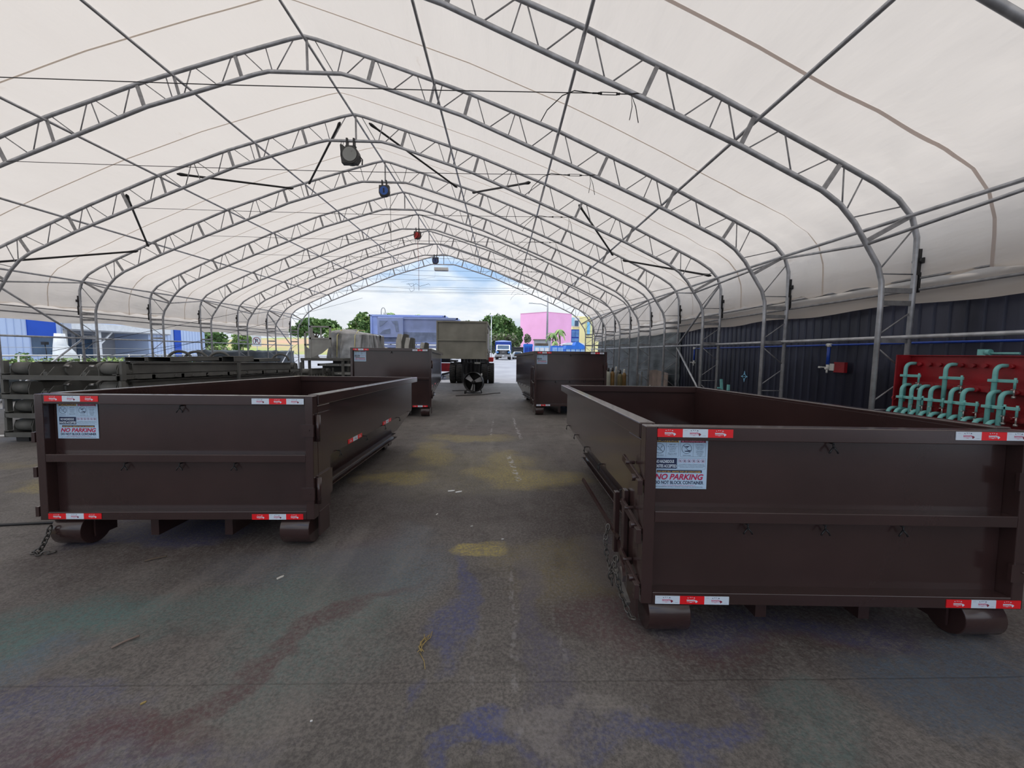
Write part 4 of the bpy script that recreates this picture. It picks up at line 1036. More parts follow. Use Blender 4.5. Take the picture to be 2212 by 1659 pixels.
# ================================================================== GAS CYLINDERS, PLYWOOD
def gas(x, y, r, h, body, capm, label):
    t = thing('gas_cylinder', label, 'gas cylinder', (x, y, gz(y)), group='gas cylinders by the right posts')
    B(body).lathe([(r*.95,0),(r,.02),(r,h-.16),(r*.92,h-.09),(r*.65,h-.03),(r*.4,h)], n=24).build('body', t)
    B(capm).lathe([(r*.42,h-.02),(r*.48,h+.02),(r*.48,h+.12),(r*.35,h+.18),(r*.1,h+.19)], n=16).build('valve_cap', t)
    if capm is black:
        B(steel).cyl((-.09,-.03,h+.10),(.05,-.03,h+.10),.02,8).cyl((-.07,-.08,h+.10),(-.07,-.0,h+.10),.045,12).build('regulator', t)
Yg = 19.4
for px, dy, body, capm, rr, hh, lab in [(1316,0,cylw,black,.12,1.32,'pale grey-green gas cylinder with a black regulator, front left of the group'),
    (1325,.1,cylb,black,.115,1.33,'ochre brown gas cylinder beside the pale one'),(1333,.5,cylg,offwhite,.10,1.38,'slim grey gas cylinder with a white cap behind the ochre one'),
    (1342,-.1,cylo,black,.125,1.22,'olive brown gas cylinder with a black regulator right of the nearer post'),(1351,.2,cylb,offwhite,.11,1.26,'dark ochre gas cylinder with a pale cap, rightmost of the group'),
    (1311,1.3,cylw,offwhite,.11,1.55,'pale gas cylinder standing half hidden behind the dumpster edge')]:
    gas((px-1085)/831*(Yg+dy), Yg+dy, rr, hh, body, capm, lab)
t = thing('cylinder_cart', 'low dark cart with a pale tray beside the gas cylinders', 'cart', (6.62, 18.3, gz(18.3)))
B(black).box((-.35,-.3,.25),(.8,.3,.42)).build('bed', t); B(offwhite).box((-.1,-.25,.42),(.25,.25,.50)).build('tray', t); B(offwhite).tube([(.25,0,.45),(.5,0,.62),(.52,0,.72)],.02,8).build('handle', t)
for xx in (-.25,.65): B(rubber).cyl((xx,-.3,.14),(xx,-.22,.14),.14,16).build('wheel', t)
for xx in (-.3,.7): B(black).box((xx-.03,.2,0),(xx+.03,.26,.25)).build('leg', t)
x0, z1 = PX(1403,800,19.3); x1 = PX(1462,808,17.0)[0]
m = B(ply).prism([(17.05,gz(17)),(19.5,gz(19.5)),(19.45,.84),(18.4,.92),(17.05,.82)], 7.42, 7.45, 'x'); tag(m.build('plywood_sheet'), 'worn brown plywood sheet standing between the right posts', 'plywood')
m = B(primer).bar((7.0,19.2,gz(19)+.0),(7.25,19.75,.75),.05,.12).bar((6.85,19.3,gz(19)),(7.1,19.8,.6),.05,.10); tag(m.build('leaning_boards'), 'dark boards leaning beside the plywood sheet', 'boards')

# ================================================================== REELS AT THE PEAKS
def reel(i, dx, r, face, housing, label, kind=0):
    Y = YS[i]; z = zt(Y, 6.57) ; t = thing('hanging_reel', label, 'reel', (XC+dx, Y-.02, z-.045), group='reels hanging at the arch peaks')
    k = r
    m = B(housing).cyl((0,-.14*k*3,-k*1.55),(0,.14*k*3,-k*1.55),k,28)
    if kind == 0: m.prism([(-k*1.0,-k*1.5),(-k*.6,-k*.65),(-k*1.05,-k*.35),(-k*1.15,-k*.5),(-k*1.0,-k*2.5),(k*.7,-k*2.5),(k*1.1,-k*1.9),(k*.9,-k*1.2),(k*.2,-k*.6)], -.10, .10)
    else: m.prism([(-k*.95,-k*.5),(k*.95,-k*.5),(k*.95,-k*1.9),(k*.3,-k*2.5),(-k*.75,-k*2.5),(-k*1.0,-k*1.9)], -.09, .09)
    m.build('housing', t, bevel=.01)
    B(face).cyl((0,-.14*k*3-.02,-k*1.55),(0,-.14*k*3,-k*1.55),k*.80,28).build('face_disc', t)
    m = B(black).box((-k*.5,-.06,-k*.75),(-k*.3,.06,.10)).box((k*.3,-.06,-k*.75),(k*.5,.06,.10)).box((-k*.6,-.05,-k*.6),(k*.6,.05,-k*.45)); m.build('hanger_bracket', t)
    if kind == 0:
        m = B(black).tube([(-k*1.05,0,.08),(-k*1.15,0,-k*.3),(-k*1.0,0,-k*.45),(-k*.85,0,-k*.2),(-k*.95,0,.08)], .008, 6).tube([(k*1.0,-.02,-k*1.6),(k*1.35,-.03,-k*2.0),(k*1.3,-.03,-k*2.6)], .02, 6); m.build('safety_cable', t)
        B(mat('mid_grey_plastic',(.22,.22,.22),.5)).prism([(k*.1,-k*1.2),(k*.35,-k*1.1),(k*.25,-k*1.35)], -.14*k*3-.025, -.14*k*3-.018).build('label_mark', t)
    else:
        B(black).prism([(-k*.15,-k*1.15),(k*.1,-k*1.05),(k*.15,-k*1.9),(-k*.1,-k*2.0)], -.14*k*3-.03, -.14*k*3-.02).build('label_mark', t)
    return t, k
greyf = mat('grey_reel_face',(.26,.27,.26),.5,0,.05,3); housd = mat('dark_reel_housing',(.05,.05,.05),.55)
t, k = reel(3, -.10, .27, greyf, housd, 'large reel with a round grey face hanging at the peak of the nearer arch')
t, k = reel(4, .03, .205, mat('blue_reel_face',(.03,.11,.42),.45), housd, 'blue-faced reel with black housing, the nearer of the two blue ones', 1)
B(black).tube([(k*.9,0,-k*1.5),(k*1.1,0,-k*2.6),(k*1.15,0,-2.35)], .008, 6).build('hanging_line', t)
t, k = reel(6, .0, .20, redp, housd, 'red and black reel hanging midway along the ridge', 1)
B(redb).prism([(-k*.3,-k*.8),(k*.3,-k*.9),(k*.25,-k*1.7),(-k*.5,-k*2.6),(-k*.7,-k*2.3),(-k*.2,-k*1.7)], -.16,-.12).build('red_arm', t, 'bright red arm')
B(redp).tube([(0,0,-k*2.4),(.05,0,-2.0),(.05,0,-3.3)], .010, 6).build('hanging_line', t)
B(black).tube([(-k*.7,0,-k*2.4),(-1.6,-.6,-1.2),(-3.6,-1.6,-2.2),(-5.6,-2.4,-3.5)], .010, 6).build('hose', t)
t, k = reel(8, -.06, .22, mat('dull_blue_reel_face',(.05,.08,.22),.5), housd, 'small blue reel hanging near the open far end of the tent', 1)
# box lamp below the last arch
Y = YS[9]; x, z = PX(955,588,Y)
t = thing('box_lamp', 'white rectangular box lamp hanging below the last arch', 'lamp', (x, Y, z))
B(white).box((-.55,-.2,-.06),(.55,.2,.16)).build('housing', t, bevel=.02); B(offwhite).box((-.5,-.17,-.08),(.5,.17,-.06)).build('diffuser', t)
m = B(white)
for dx in (-.5,.5): m.tube([(dx,0,.16),(dx*1.1,0,zt(Y,6.57)-z)], .008, 6)
m.build('hanger', t)
m = B(black).tube([(-2.6,0,-1.1),(-2.4,0,-1.35),(-2.0,0,-1.1),(-1.7,0,-1.3),(-1.0,0,-1.1),(-.9,0,-1.2)],.012,6).tube([(-2.75,0,-1.15),(-2.2,0,-1.1),(-2.15,0,-1.6),(-2.4,0,-1.75),(-2.55,0,-1.5)],.012,6).tube([(-3.2,0,-1.0),(-.5,0,-.55),(-.5,0,0)],.006,6)
m.build('loose_cable', t)

# ================================================================== LEFT SIDE, OUTSIDE THE POSTS
t = thing('rail_fence', 'pale pipe rail fence with posts beyond the left side of the tent', 'fence', (-18.6, 10, gz(10)))
def fz(y): return gz(y)-gz(10)
B(white).tube([(0,-4,1.63),(0,6,1.62),(0,14,1.60)], .03, 8).build('top_rail', t)
B(offwhite).tube([(0,-4,1.95),(0,14,1.93)], .008, 6).build('wire', t)
for k in range(9):
    y = -3.5+2.2*k; B(white).cyl((0,y,fz(10+y)),(0,y,1.66),.028,8).build('post', t)
net(-18.75, 6, 23.5, None, 1.0, 'dark mesh cloth on the lower part of the left rail fence')
net(-17.5, 22.5, 33, None, 1.60, 'black mesh barrier beyond the farther left posts', amp=.07, s=2)
# cladded buildings
t = thing('warehouse', 'pale blue metal-clad warehouse beyond the left fence', 'building', (-34.5, 21.6, -1.2))
B(palewall).box((-14,-12,0),(0,9.6,9)).build('wall', t)
m = B(mat('pale_blue_rib',(.44,.53,.72),.7))
for k in range(52): m.box((0,-11.8+.42*k,0),(.03,-11.75+.42*k,9))
m.build('cladding_ribs', t)
m = B(white)
for y in (-2.0, 4.5): m.box((0,y,0),(.08,y+.12,9))
B(white).cyl((.12,-3.8,0),(.12,-3.8,5.0),.09,10).build('downpipe', t); m.build('cladding_joint', t)
w_ = B(cobalt).box((.0,7.4,3.6),(.08,9.2,7.5)).build('window_surround', t); B(glassdark).box((.08,7.6,2.3),(.1,9.0,3.6)).build('window', t)
t = thing('office_building', 'pale building with a flat porch canopy and cobalt stripe beyond the left posts', 'building', (-35.5, 32, -1.2))
B(palewall).box((-10,6.4,0),(1.2,13.5,5.2)).build('wall', t); B(greywall).box((-10,0,0),(-2,6.4,5)).build('back_wall', t)
m = B(mat('pale_blue_rib',(.44,.53,.72),.7))
for k in range(18): m.box((1.2,6.5+.4*k,0),(1.23,6.55+.4*k,5.2))
m.build('cladding_ribs', t)
B(white).box((-2.5,-.6,4.3),(1.6,8.5,4.85)).build('porch_canopy', t); B(greywall).box((-2.5,-.6,4.2),(1.5,8.5,4.3)).build('soffit', t)
for y in (1.8,): B(white).box((.9,y,0),(1.15,y+.25,4.3)).bar((1.0,y+.1,3.0),(1.0,y+1.3,4.2),.12,.12).build('porch_post', t)
for y in (1.3,3.0): B(glassdark).box((-2,y,.4),(-1.95,y+1.3,4.0)).build('window', t)
B(cobalt).box((1.2,9.3,0),(1.3,10.1,5.2)).build('stripe', t, 'cobalt blue vertical stripe')
B(offwhite).box((.6,-.7,0),(.9,-.3,5)).build('corner_post', t)
# white covered thing and small lamp
x, z = PX(166,722,21.0); g = gz(21)
t = thing('folded_parasol', 'folded white parasol under a cover beyond the left fence', 'parasol', (x, 21.0, g))
m = B(white); m.tube([(0,0,1.2),(.1,0,1.5),(.06,0,1.9),(-.12,0,2.35),(-.1,0,z-g)], [.15,.55,.42,.26,.20], 7); m.build('canopy', t); B(offwhite).cyl((0,0,0),(0,0,.4),.05,10).lathe([(.35,0),(.35,.08),(.05,.1)],n=16).build('pole', t)
t = thing('post_lamp', 'small dark post lamp left of the white parasol', 'lamp', (PX(131,745,22)[0], 22, gz(22)))
h = PX(131,740,22)[1]-gz(22); B(black).box((-.1,-.1,h-.14),(.1,.1,h+.02)).build('head', t); B(black).tube([(.03,0,0),(.04,0,h-.5),(0,0,h-.14)],.02,8).build('pole', t)
# no-parking road sign
x, z = PX(566,737,31.0); t = thing('road_sign', 'white road sign with a slashed P in a ring, beyond the left posts', 'sign', (x, 31.0, gz(31)))
zc = z-gz(31); B(white).box((-.36,-.02,zc-.42),(.36,0,zc+.42)).build('board', t, bevel=.01)
mb = MB().m(s_wine); ring2(mb, 0, 0, .30, .05, .021, Matrix.Translation((0,0,zc)) @ MF, 32)
mb.m(s_navy); add_text(mb, 'P', .46, 0, -.16, .022, s_navy, Matrix.Translation((0,0,zc)) @ MF, 'CENTER', bold=.012)
mb.m(s_wine); line2(mb, -.20, .20, .20, -.20, .045, .023, Matrix.Translation((0,0,zc)) @ MF); mb.build('symbol', t)
B(offwhite).cyl((0,.03,0),(0,.03,zc+.3),.03,8).build('pole', t)

# ================================================================== TREES AND HILL
def hedge():
    mb = MB(); rnd = random.Random(5)
    for _ in range(9000):
        y = rnd.uniform(13, 31); g = gz(y); top = 1.12 + .2*noise.noise(Vector((y*.9, 3, 0)))
        c = Vector((-20.6 + rnd.uniform(-.6,.6), y, rnd.uniform(g+.2, top)))
        a = Vector((rnd.gauss(0,1), rnd.gauss(0,1), rnd.gauss(0,1))).normalized(); b_ = a.cross(Vector((rnd.gauss(0,1), rnd.gauss(0,1), rnd.gauss(0,1)))).normalized(); s_ = rnd.uniform(.05,.12)
        mb.m(rnd.choice([leafl, leafg, leafm])); mb._f([mb.bm.verts.new(c+q) for q in (a*s_, b_*s_*.6, -a*s_, -b_*s_*.6)])
    o = bpy.data.objects.new('hedge', mb.mesh('hedge', False)); COL.objects.link(o); tag(o, 'low yellowish green hedge behind the left pipe rail fence', 'hedge')
hedge()
def hill():
    hm = mat('grass_and_red_soil', (.26,.34,.09), .9, 0, .1, .06, col2=(.50,.30,.20))
    mb = B(hm); rows = []
    for j in range(13):
        row = []
        for i in range(41):
            x = -190 + 150*i/40; y = 105 + 60*j/12
            h = .5 + (5.2*math.exp(-((x+75)/42)**2) + 1.5*noise.noise(Vector((x*.03, y*.03, 2))))*math.sin(min(1, j/6)*math.pi/2)
            row.append(mb.bm.verts.new((x, y, max(.4, h))))
        rows.append(row)
    for a, b in zip(rows, rows[1:]):
        for k in range(40): mb._f([a[k], a[k+1], b[k+1], b[k]], True)
    struct(mb, 'hillside')
hill()
def tree(label, px, ytop, ybase, wpx, Y, leafm_, blobs, n=2600, ls=.5, trunk=True, name='tree', tw=.35, ground=None, group=None):
    """blobs: (u, v, ru, rv) in units of width/height above base"""
    x, zt_ = PX(px, ytop, Y); zb = gz(Y) if ground is None else ground; w = wpx/831*Y; h = zt_-zb
    t = thing(name, label, 'tree', (x, Y, zb), group=group)
    if trunk:
        m = B(bark); m.tube([(0,0,0),(.02*w,0,h*.3),(0,0,h*.6)], [tw,tw*.7,tw*.35], 8)
        for k in range(5):
            a = k*1.26+.4; m.tube([(0,0,h*.35+.04*h*k),(math.cos(a)*w*.18,math.sin(a)*w*.18,h*(.55+.03*k)),(math.cos(a)*w*.34,math.sin(a)*w*.3,h*(.72+.02*k))], [tw*.4,tw*.25,tw*.08], 6)
        m.build('trunk', t)
    mb = MB(); rnd = random.Random(int(px*7+ytop)); tot = sum(b[2]*b[3] for b in blobs)
    ms = leafm_ if isinstance(leafm_, (list, tuple)) else [leafm_]
    for (u, v, ru, rv) in blobs:
        for _ in range(int(n*ru*rv/tot)):
            while True:
                p = Vector((rnd.uniform(-1,1), rnd.uniform(-1,1), rnd.uniform(-1,1)))
                if .25 < p.length < 1: break
            lump = .82 + .5*noise.noise(p.normalized()*2.2 + Vector((u*9, v*9, px*.1)))
            p = p.normalized()*(p.length**.45)*lump
            c = Vector((u*w + p.x*ru*w, p.y*ru*w, v*h + p.z*rv*h))
            a = Vector((rnd.gauss(0,1), rnd.gauss(0,1), rnd.gauss(0,1))).normalized(); b_ = a.cross(Vector((rnd.gauss(0,1), rnd.gauss(0,1), rnd.gauss(0,1)))).normalized()
            s_ = ls*rnd.uniform(.5,1.2); mb.m(rnd.choice(ms))
            mb._f([mb.bm.verts.new(c+q) for q in (a*s_, b_*s_*.6, -a*s_, -b_*s_*.6)])
    o = bpy.data.objects.new('foliage', mb.mesh('foliage', False)); COL.objects.link(o); o.parent = t
    return t
tree('broad umbrella-shaped tree behind the grey cab guard on the left', 690, 684, 0, 105, 75, [leafm,leafd,leafm], [(-.32,.62,.2,.14),(-.1,.80,.26,.14),(.2,.78,.28,.15),(.36,.62,.16,.14),(-.02,.66,.3,.10)], 4200, .45)
tree('yellow-green feathery tree between the umbrella tree and the darker round one', 752, 706, 0, 90, 70, [leafl,leafm,leafl], [(-.2,.7,.3,.22),(.2,.72,.3,.22),(0,.45,.4,.3)], 3400, .4)
tree('darker round tree rising just left of the blue-grey containers', 788, 674, 0, 62, 66, [leafd,leafm,leafd,leafl], [(0,.72,.34,.26),(-.25,.55,.28,.3),(.25,.58,.28,.3),(0,.4,.45,.35)], 3800, .4)
tree('large round green tree to the right of the olive container', 1072, 677, 0, 96, 88, [leafd,leafm,leafd], [(0,.74,.34,.24),(-.26,.60,.26,.28),(.24,.58,.28,.30),(0,.5,.46,.3)], 5200, .5)
tree('grey-green scrub tree under the large round tree', 1080, 716, 0, 78, 80, [leafg,leafg,leafm], [(-.25,.55,.28,.4),(.1,.62,.3,.35),(.35,.5,.2,.4)], 3200, .4)
tree('low green crown peeking over the blue-grey container beside the olive one', 1006, 690, 0, 60, 95, [leafm,leafd], [(0,.7,.45,.28),(0,.45,.5,.4)], 1500, .55)
tree('bushy tree beyond the cobalt striped building', 472, 715, 0, 58, 85, [leafd,leafm], [(0,.7,.4,.28),(-.25,.5,.3,.4),(.25,.5,.3,.4)], 1800, .5, ground=.5)
tree('small light green tree left of the road sign', 536, 716, 0, 46, 60, [leafl,leafm], [(-.1,.7,.3,.26),(.2,.6,.25,.3),(-.25,.45,.2,.3)], 1300, .3, tw=.12)
tree('low yellow-green shrubs beside the road sign', 470, 744, 0, 70, 58, [leafl,leafg], [(-.3,.5,.3,.4),(.2,.5,.35,.4)], 900, .3, trunk=False)
tree('small leafy shrub behind the left rail fence', 85, 757, 0, 34, 19.5, [leafl,leafm], [(0,.55,.5,.4)], 900, .08, trunk=False)
tree('bare-looking small tree in front of the pink building', 1139, 719, 0, 20, 72, [leafg,leafg], [(0,.78,.4,.18)], 260, .3, tw=.12)
tree('dark tree beyond the roofline between the scrub and the pink building', 1121, 706, 0, 16, 105, [leafd], [(0,.7,.5,.3)], 500, .5)
def palm(label, px, ytop, Y, fw, n=16, tw=.12, drop=.8):
    x, z = PX(px, ytop, Y); g = gz(Y); h = z-g; t = thing('palm_tree', label, 'palm', (x, Y, g), group='palm trees in the distance')
    B(bark).tube([(0,0,0),(.1,0,h*.5),(0,0,h*.92)], [tw*1.3,tw,tw*.8], 8).build('trunk', t)
    m = MB().m(leafm if fw < 3 else leafd); rnd = random.Random(px)
    for k in range(n):
        a = 2*math.pi*k/n+rnd.uniform(-.2,.2); L_ = fw*rnd.uniform(.7,1.1); up = rnd.uniform(-.1,.9)
        pts = [Vector((math.cos(a)*L_*f, math.sin(a)*L_*f, h*.92 + L_*(up*f - drop*1.3*f*f))) for f in [i/6 for i in range(7)]]
        sd = Vector((-math.sin(a), math.cos(a), 0))
        for i in range(6):
            w0, w1 = .22*L_*math.sin(math.pi*(i+.3)/7), .22*L_*math.sin(math.pi*(i+1.3)/7)
            dz = Vector((0,0,-.5)); m.m(leafm if k % 3 else leafl)
            m.quad(pts[i], pts[i+1], pts[i+1]+sd*w1+dz*w1, pts[i]+sd*w0+dz*w0); m.quad(pts[i], pts[i+1], pts[i+1]-sd*w1+dz*w1, pts[i]-sd*w0+dz*w0)
    m.build('fronds', t); return t
palm('tall palm whose head shows above the blue-grey container, left one', 847, 672, 110, 2.2); palm('palm head just showing above the blue-grey container, right one', 901, 676, 110, 2.0)
palm('young palm in front of the pink wall, left one with drooping fronds', 1193, 716, 62, 1.2, 14, .1, 1.1); palm('young palm in front of the pink wall, right one', 1208, 708, 64, 1.1, 14, .1, 1.2)
palm('small low palm before the pink wall between the two taller ones', 1198, 734, 60, .7, 10, .07, 1.0)
# ================================================================== BUILDINGS RIGHT
def cuboid_building(name, label, pa, pb, pc, ytop, Yc, d1, d2, m_, cat='building', z=None):
    """corner nearest at pb; walls run back to pa (left) and pc (right)"""
    xb, zt_ = PX(pb, ytop, Yc); A = ((pa-1085)/831*(Yc+d1), Yc+d1); C = ((pc-1085)/831*(Yc+d2), Yc+d2); D = (A[0]+C[0]-xb, A[1]+C[1]-Yc); g = gz(Yc)
    t = thing(name, label, cat, (xb, Yc, g)); P = [(A[0]-xb, A[1]-Yc), (0,0), (C[0]-xb, C[1]-Yc), (D[0]-xb, D[1]-Yc)]
    B(m_).prism(P, 0, zt_-g, 'z').build('wall', t); return t, zt_-g, P
t, h, P = cuboid_building('pink_building', 'windowless bright pink building beyond the yard', 1123, 1178, 1233, 675.5, 108, 6, 5, pinkm)
B(mat('pink_parapet',(.70,.26,.45),.8)).prism([(a[0]*1.001,a[1]*1.001-.05) for a in P], h, h+.12, 'z').build('parapet', t)
t, h, P = cuboid_building('yellow_building', 'pale yellow building with blue windows right of the pink one', 1233, 1236, 1296, 684, 122, 6, .5, yellowm)
wx = 122/831
def bw(x0, x1, y0, y1, m_, nm, d=.1, lab=None): return B(m_).box(((x0-1236)*wx, -d, PX(1236,y1,122)[1]-gz(122)), ((x1-1236)*wx, .3, PX(1236,y0,122)[1]-gz(122))).build(nm, t, lab)
bw(1233,1250,686,706,white,'white_panel',.1); bw(1233,1239,687,704,mat('cyan_glass',(.35,.62,.72),.3),'window',.2); bw(1240,1248,693,705,glassdark,'window',.2)
bw(1233,1250,712,740,bluep,'window_frame',.1); bw(1234,1241,714,728,glassblue,'window',.2); bw(1242,1249,714,728,glassblue,'window',.2); bw(1234,1249,731,738,glassblue,'window',.2)
bw(1267,1273,696,724,mat('cyan_window',(.20,.52,.80),.3),'window',.2); bw(1250,1262,686,750,yellowm,'pilaster',.15)
t = thing('low_building', 'low brown flat-roofed building before the pink wall', 'building', (PX(1168,742,95)[0], 95, gz(95)))
B(greywall).box((-1.5,0,0),(2.5,3,PX(1168,735,95)[1]-gz(95))).build('wall', t); B(ply).box((-1.8,-.3,PX(1168,735,95)[1]-gz(95)),(2.8,3,PX(1168,733,95)[1]-gz(95))).build('roof', t)
# street lamps
t = thing('street_lamp', 'tall street lamp with one long arm in front of the pink building', 'street lamp', (PX(1181,740,70)[0], 70, gz(70))); h = PX(1181,645,70)[1]-gz(70)
B(galv_dull).tube([(0,0,0),(0,0,h*.6),(0,0,h)], [.20,.16,.11], 10).build('pole', t); B(galv_dull).tube([(0,0,h*.86),(-1.2,0,h*.90),(-2.7,0,h*.905)], .06, 8).build('arm', t); B(offwhite).box((-3.4,-.15,h*.90),(-2.7,.15,h*.915)).build('lamp_head', t)
t = thing('street_lamp', 'slim white street lamp beside the round tree', 'street lamp', (PX(1061,740,66)[0], 66, gz(66))); h = PX(1061,685,66)[1]-gz(66)
B(white).tube([(0,0,0),(0,0,h)], .07, 8).build('pole', t); B(white).lathe([(.1,h),(.35,h+.1),(.3,h+.25),(.05,h+.5)], n=12).build('lamp_head', t)
t = thing('street_lamp', 'hook-shaped double street lamp above the blue-grey container', 'street lamp', (PX(828,740,100)[0], 100, gz(100))); h = PX(828,664,100)[1]-gz(100)
B(galv_dull).tube([(0,0,0),(0,0,h*.9)]+[(.5-.5*math.cos(a),0,h*.9+.9*math.sin(a)) for a in [math.pi*i/8 for i in range(1,9)]]+[(1.0,0,h*.86)], .09, 8).build('pole', t); B(offwhite).box((.6,-.2,h*.83),(1.4,.2,h*.87)).build('lamp_head', t)
t = thing('utility_pole', 'thin grey pole rising in front of the umbrella tree', 'pole', (PX(676,760,45)[0], 45, gz(45))); B(galv_dull).tube([(0,0,0),(0,0,PX(676,640,45)[1]-gz(45))],[.09,.06],8).build('shaft', t)
for k, (a, b) in enumerate([((760,620),(1010,632)),((770,630),(1010,634)),((880,596),(1165,612))]):
    p = PX(a[0]-60,a[1],130); q = PX(b[0]+200,b[1],130)
    tag(B(black).tube([(p[0],130,p[1]),((p[0]+q[0])/2,130,(p[1]+q[1])/2-.4),(q[0],130,q[1])], .04, 6).build('power_line'), ['faint upper power line across the opening sky','faint power line just below the upper one','faint power line high under the tent peak'][k], 'power line', 'power lines behind the tent')
# ================================================================== TRUCK AND YARD OBJECTS
Yt = 60; g = gz(Yt); t = thing('truck', 'white bonneted truck with a blue tarped box, facing the camera in the yard', 'truck', (PX(1087,776,Yt)[0], Yt, g))
B(white).box((-1.15,0,.75),(1.15,1.3,1.55)).prism([(-1.15,.75),(1.15,.75),(1.0,1.62),(-1.0,1.62)], 0, 1.3).build('bonnet', t, bevel=.08)
B(white).prism([(1.25,.7),(2.9,.7),(2.9,2.35),(1.85,2.35),(1.35,1.6)], -1.1, 1.1, 'x').build('cab', t, bevel=.06)
B(glassdark).prism([(1.34,1.64),(1.38,1.62),(1.80,2.24),(1.76,2.26)], -.92, .92, 'x').build('windscreen', t)
g_ = B(black).box((-.62,-.05,.85),(.62,0,1.45)).build('grille', t)
m = B(steel)
for k in range(5): m.box((-.55,-.07,.92+.11*k),(.55,-.05,.95+.11*k))
m.box((-.2,-.09,1.12),(.2,-.07,1.24)); m.build('grille_bars', g_)
for s_ in (1,-1):
    B(glassblue).box((s_*.72,-.06,1.0),(s_*1.08,0,1.3)).build('headlamp', t); B(white).prism([(s_*.8,.5),(s_*1.28,.5),(s_*1.28,1.0),(s_*1.05,1.2),(s_*.8,1.2)], .1, 1.2).build('wing', t)
    tyre(t, s_*1.05, .65, .46, .32); B(black).box((s_*1.45,1.6,1.5),(s_*1.75,1.7,2.1)).build('mirror', t)
    tyre(t, s_*1.0, 5.2, .46, .5)
B(steel).box((-1.25,-.25,.45),(1.25,-.05,.75)).build('bumper', t, bevel=.03); B(white).box((-.15,-.27,.55),(.15,-.25,.68)).build('number_plate', t)
B(black).box((-.45,1,.4),(.45,6.5,.7)).build('chassis', t)
B(bluep).box((-1.3,3.2,1.0),(1.3,6.8,2.85)).build('box_body', t, 'dark blue box body'); B(bluelight).box((1.3,3.3,1.1),(1.34,6.7,2.8)).build('side_panel', t)
B(bluegrey).prism([(-1.35,2.85),(1.35,2.85),(1.2,3.0),(0,3.12),(-1.2,3.0)], 3.1, 6.9).build('tarp_cover', t)
Yq = 72; g = gz(Yq)
for k in range(4):
    z0 = g + .55*k; x0 = PX(1108,760,Yq)[0]; x1 = PX(1134,760,Yq)[0]
    t = thing('black_container', f'black container stacked behind the white truck, {["lowest","second","third","topmost"][k]}', 'container', ((x0+x1)/2, Yq, z0+.0), group='black containers stacked behind the truck'); w = (x1-x0)/2
    B(black).box((-w,0,.0),(w,5,.12)).box((-w,.05,.12),(w,5,.46)).build('body', t); B(primer).box((-w-.05,-.05,.44),(w+.05,5,.55)).build('rim', t)
t = thing('white_van', 'small white vehicle parked beyond the truck', 'vehicle', (PX(1119,768,66)[0], 66, gz(66)))
B(white).prism([(-.9,.3),(.9,.3),(.9,.8),(.6,1.3),(-.6,1.3),(-.9,.8)], 0, 3.6).build('body', t, bevel=.05); B(glassdark).prism([(-.6,.85),(.6,.85),(.5,1.22),(-.5,1.22)], -.02, 0).build('windscreen', t)
for s_ in (1,-1): tyre(t, s_*.8, .8, .30, .2); tyre(t, s_*.8, 2.9, .30, .2)
def bin_(label, px0, px1, ytop, Y, m1, m2, lid=True, panels=3, name='waste_bin'):
    x0, z1 = PX(px0, ytop, Y); x1 = PX(px1, ytop, Y)[0]; g = gz(Y); h = z1-g; w = (x1-x0)/2
    t = thing(name, label, 'bin', ((x0+x1)/2, Y, g), group='blue bins beyond the right dumpster')
    B(m1).box((-w,0,0),(w,1.8,h*.92)).build('body', t)
    for k in range(panels):
        a = -w+2*w*k/panels; B(m2).box((a+.05,-.04,h*.45),(a+2*w/panels-.05,0,h*.85)).build('panel', t)
    if lid: B(m1).prism([(-w-.05,h*.9),(w+.05,h*.9),(w,h),(-w,h)], -.05, 1.85).build('lid', t)
    return t, h, w
bin_('dark blue square bin, leftmost of the blue row', 1132, 1150, 743, 48.5, bluebright, bluep, True, 2)
t, h, w = bin_('pale blue crate row filled with rubbish, next to the dark blue bin', 1155, 1186, 743, 46, bluelight, white, False, 3)
tag(B(bark).box((PX(1157,743,46)[0],46.1,gz(46)+h*.925),(PX(1184,743,46)[0],47.6,gz(46)+h*1.03)).build('rubbish_heap'), 'brown rubbish heaped on the pale blue crate row', 'rubbish')
t, h, w = bin_('mid blue bin with white printed side, third in the blue row', 1192, 1217, 743, 48.5, bluebright, bluelight, False, 2)
t, h, w = bin_('large bright blue tipping bin at the right end of the row', 1222, 1264, 746, 44, bluebright, bluelight, False, 4)
B(bluebright).prism([(-w*1.05,h*.85),(w*1.05,h*.85),(w*.9,h),(w*.3,h*1.14),(w*.05,h*1.14),(-w*.1,h*1.0),(-w*.95,h*1.0)], -.1, 1.9).build('sloping_lid', t)
t = thing('white_boat', 'white upturned hull showing above the bright blue bin', 'boat', (PX(1238,740,52)[0], 52, gz(52)))
hh = PX(1238,741,52)[1]-gz(52); B(white).prism([(-1.7,hh-.25),(1.7,hh-.25),(1.4,hh-.02),(.9,hh+.05),(.3,hh-.02),(-.2,hh+.08),(-.9,hh+.02)], 0, 1.5).build('hull', t); B(greywall).box((-1.3,.3,0),(1.3,1.2,hh-.2)).build('trestle', t)

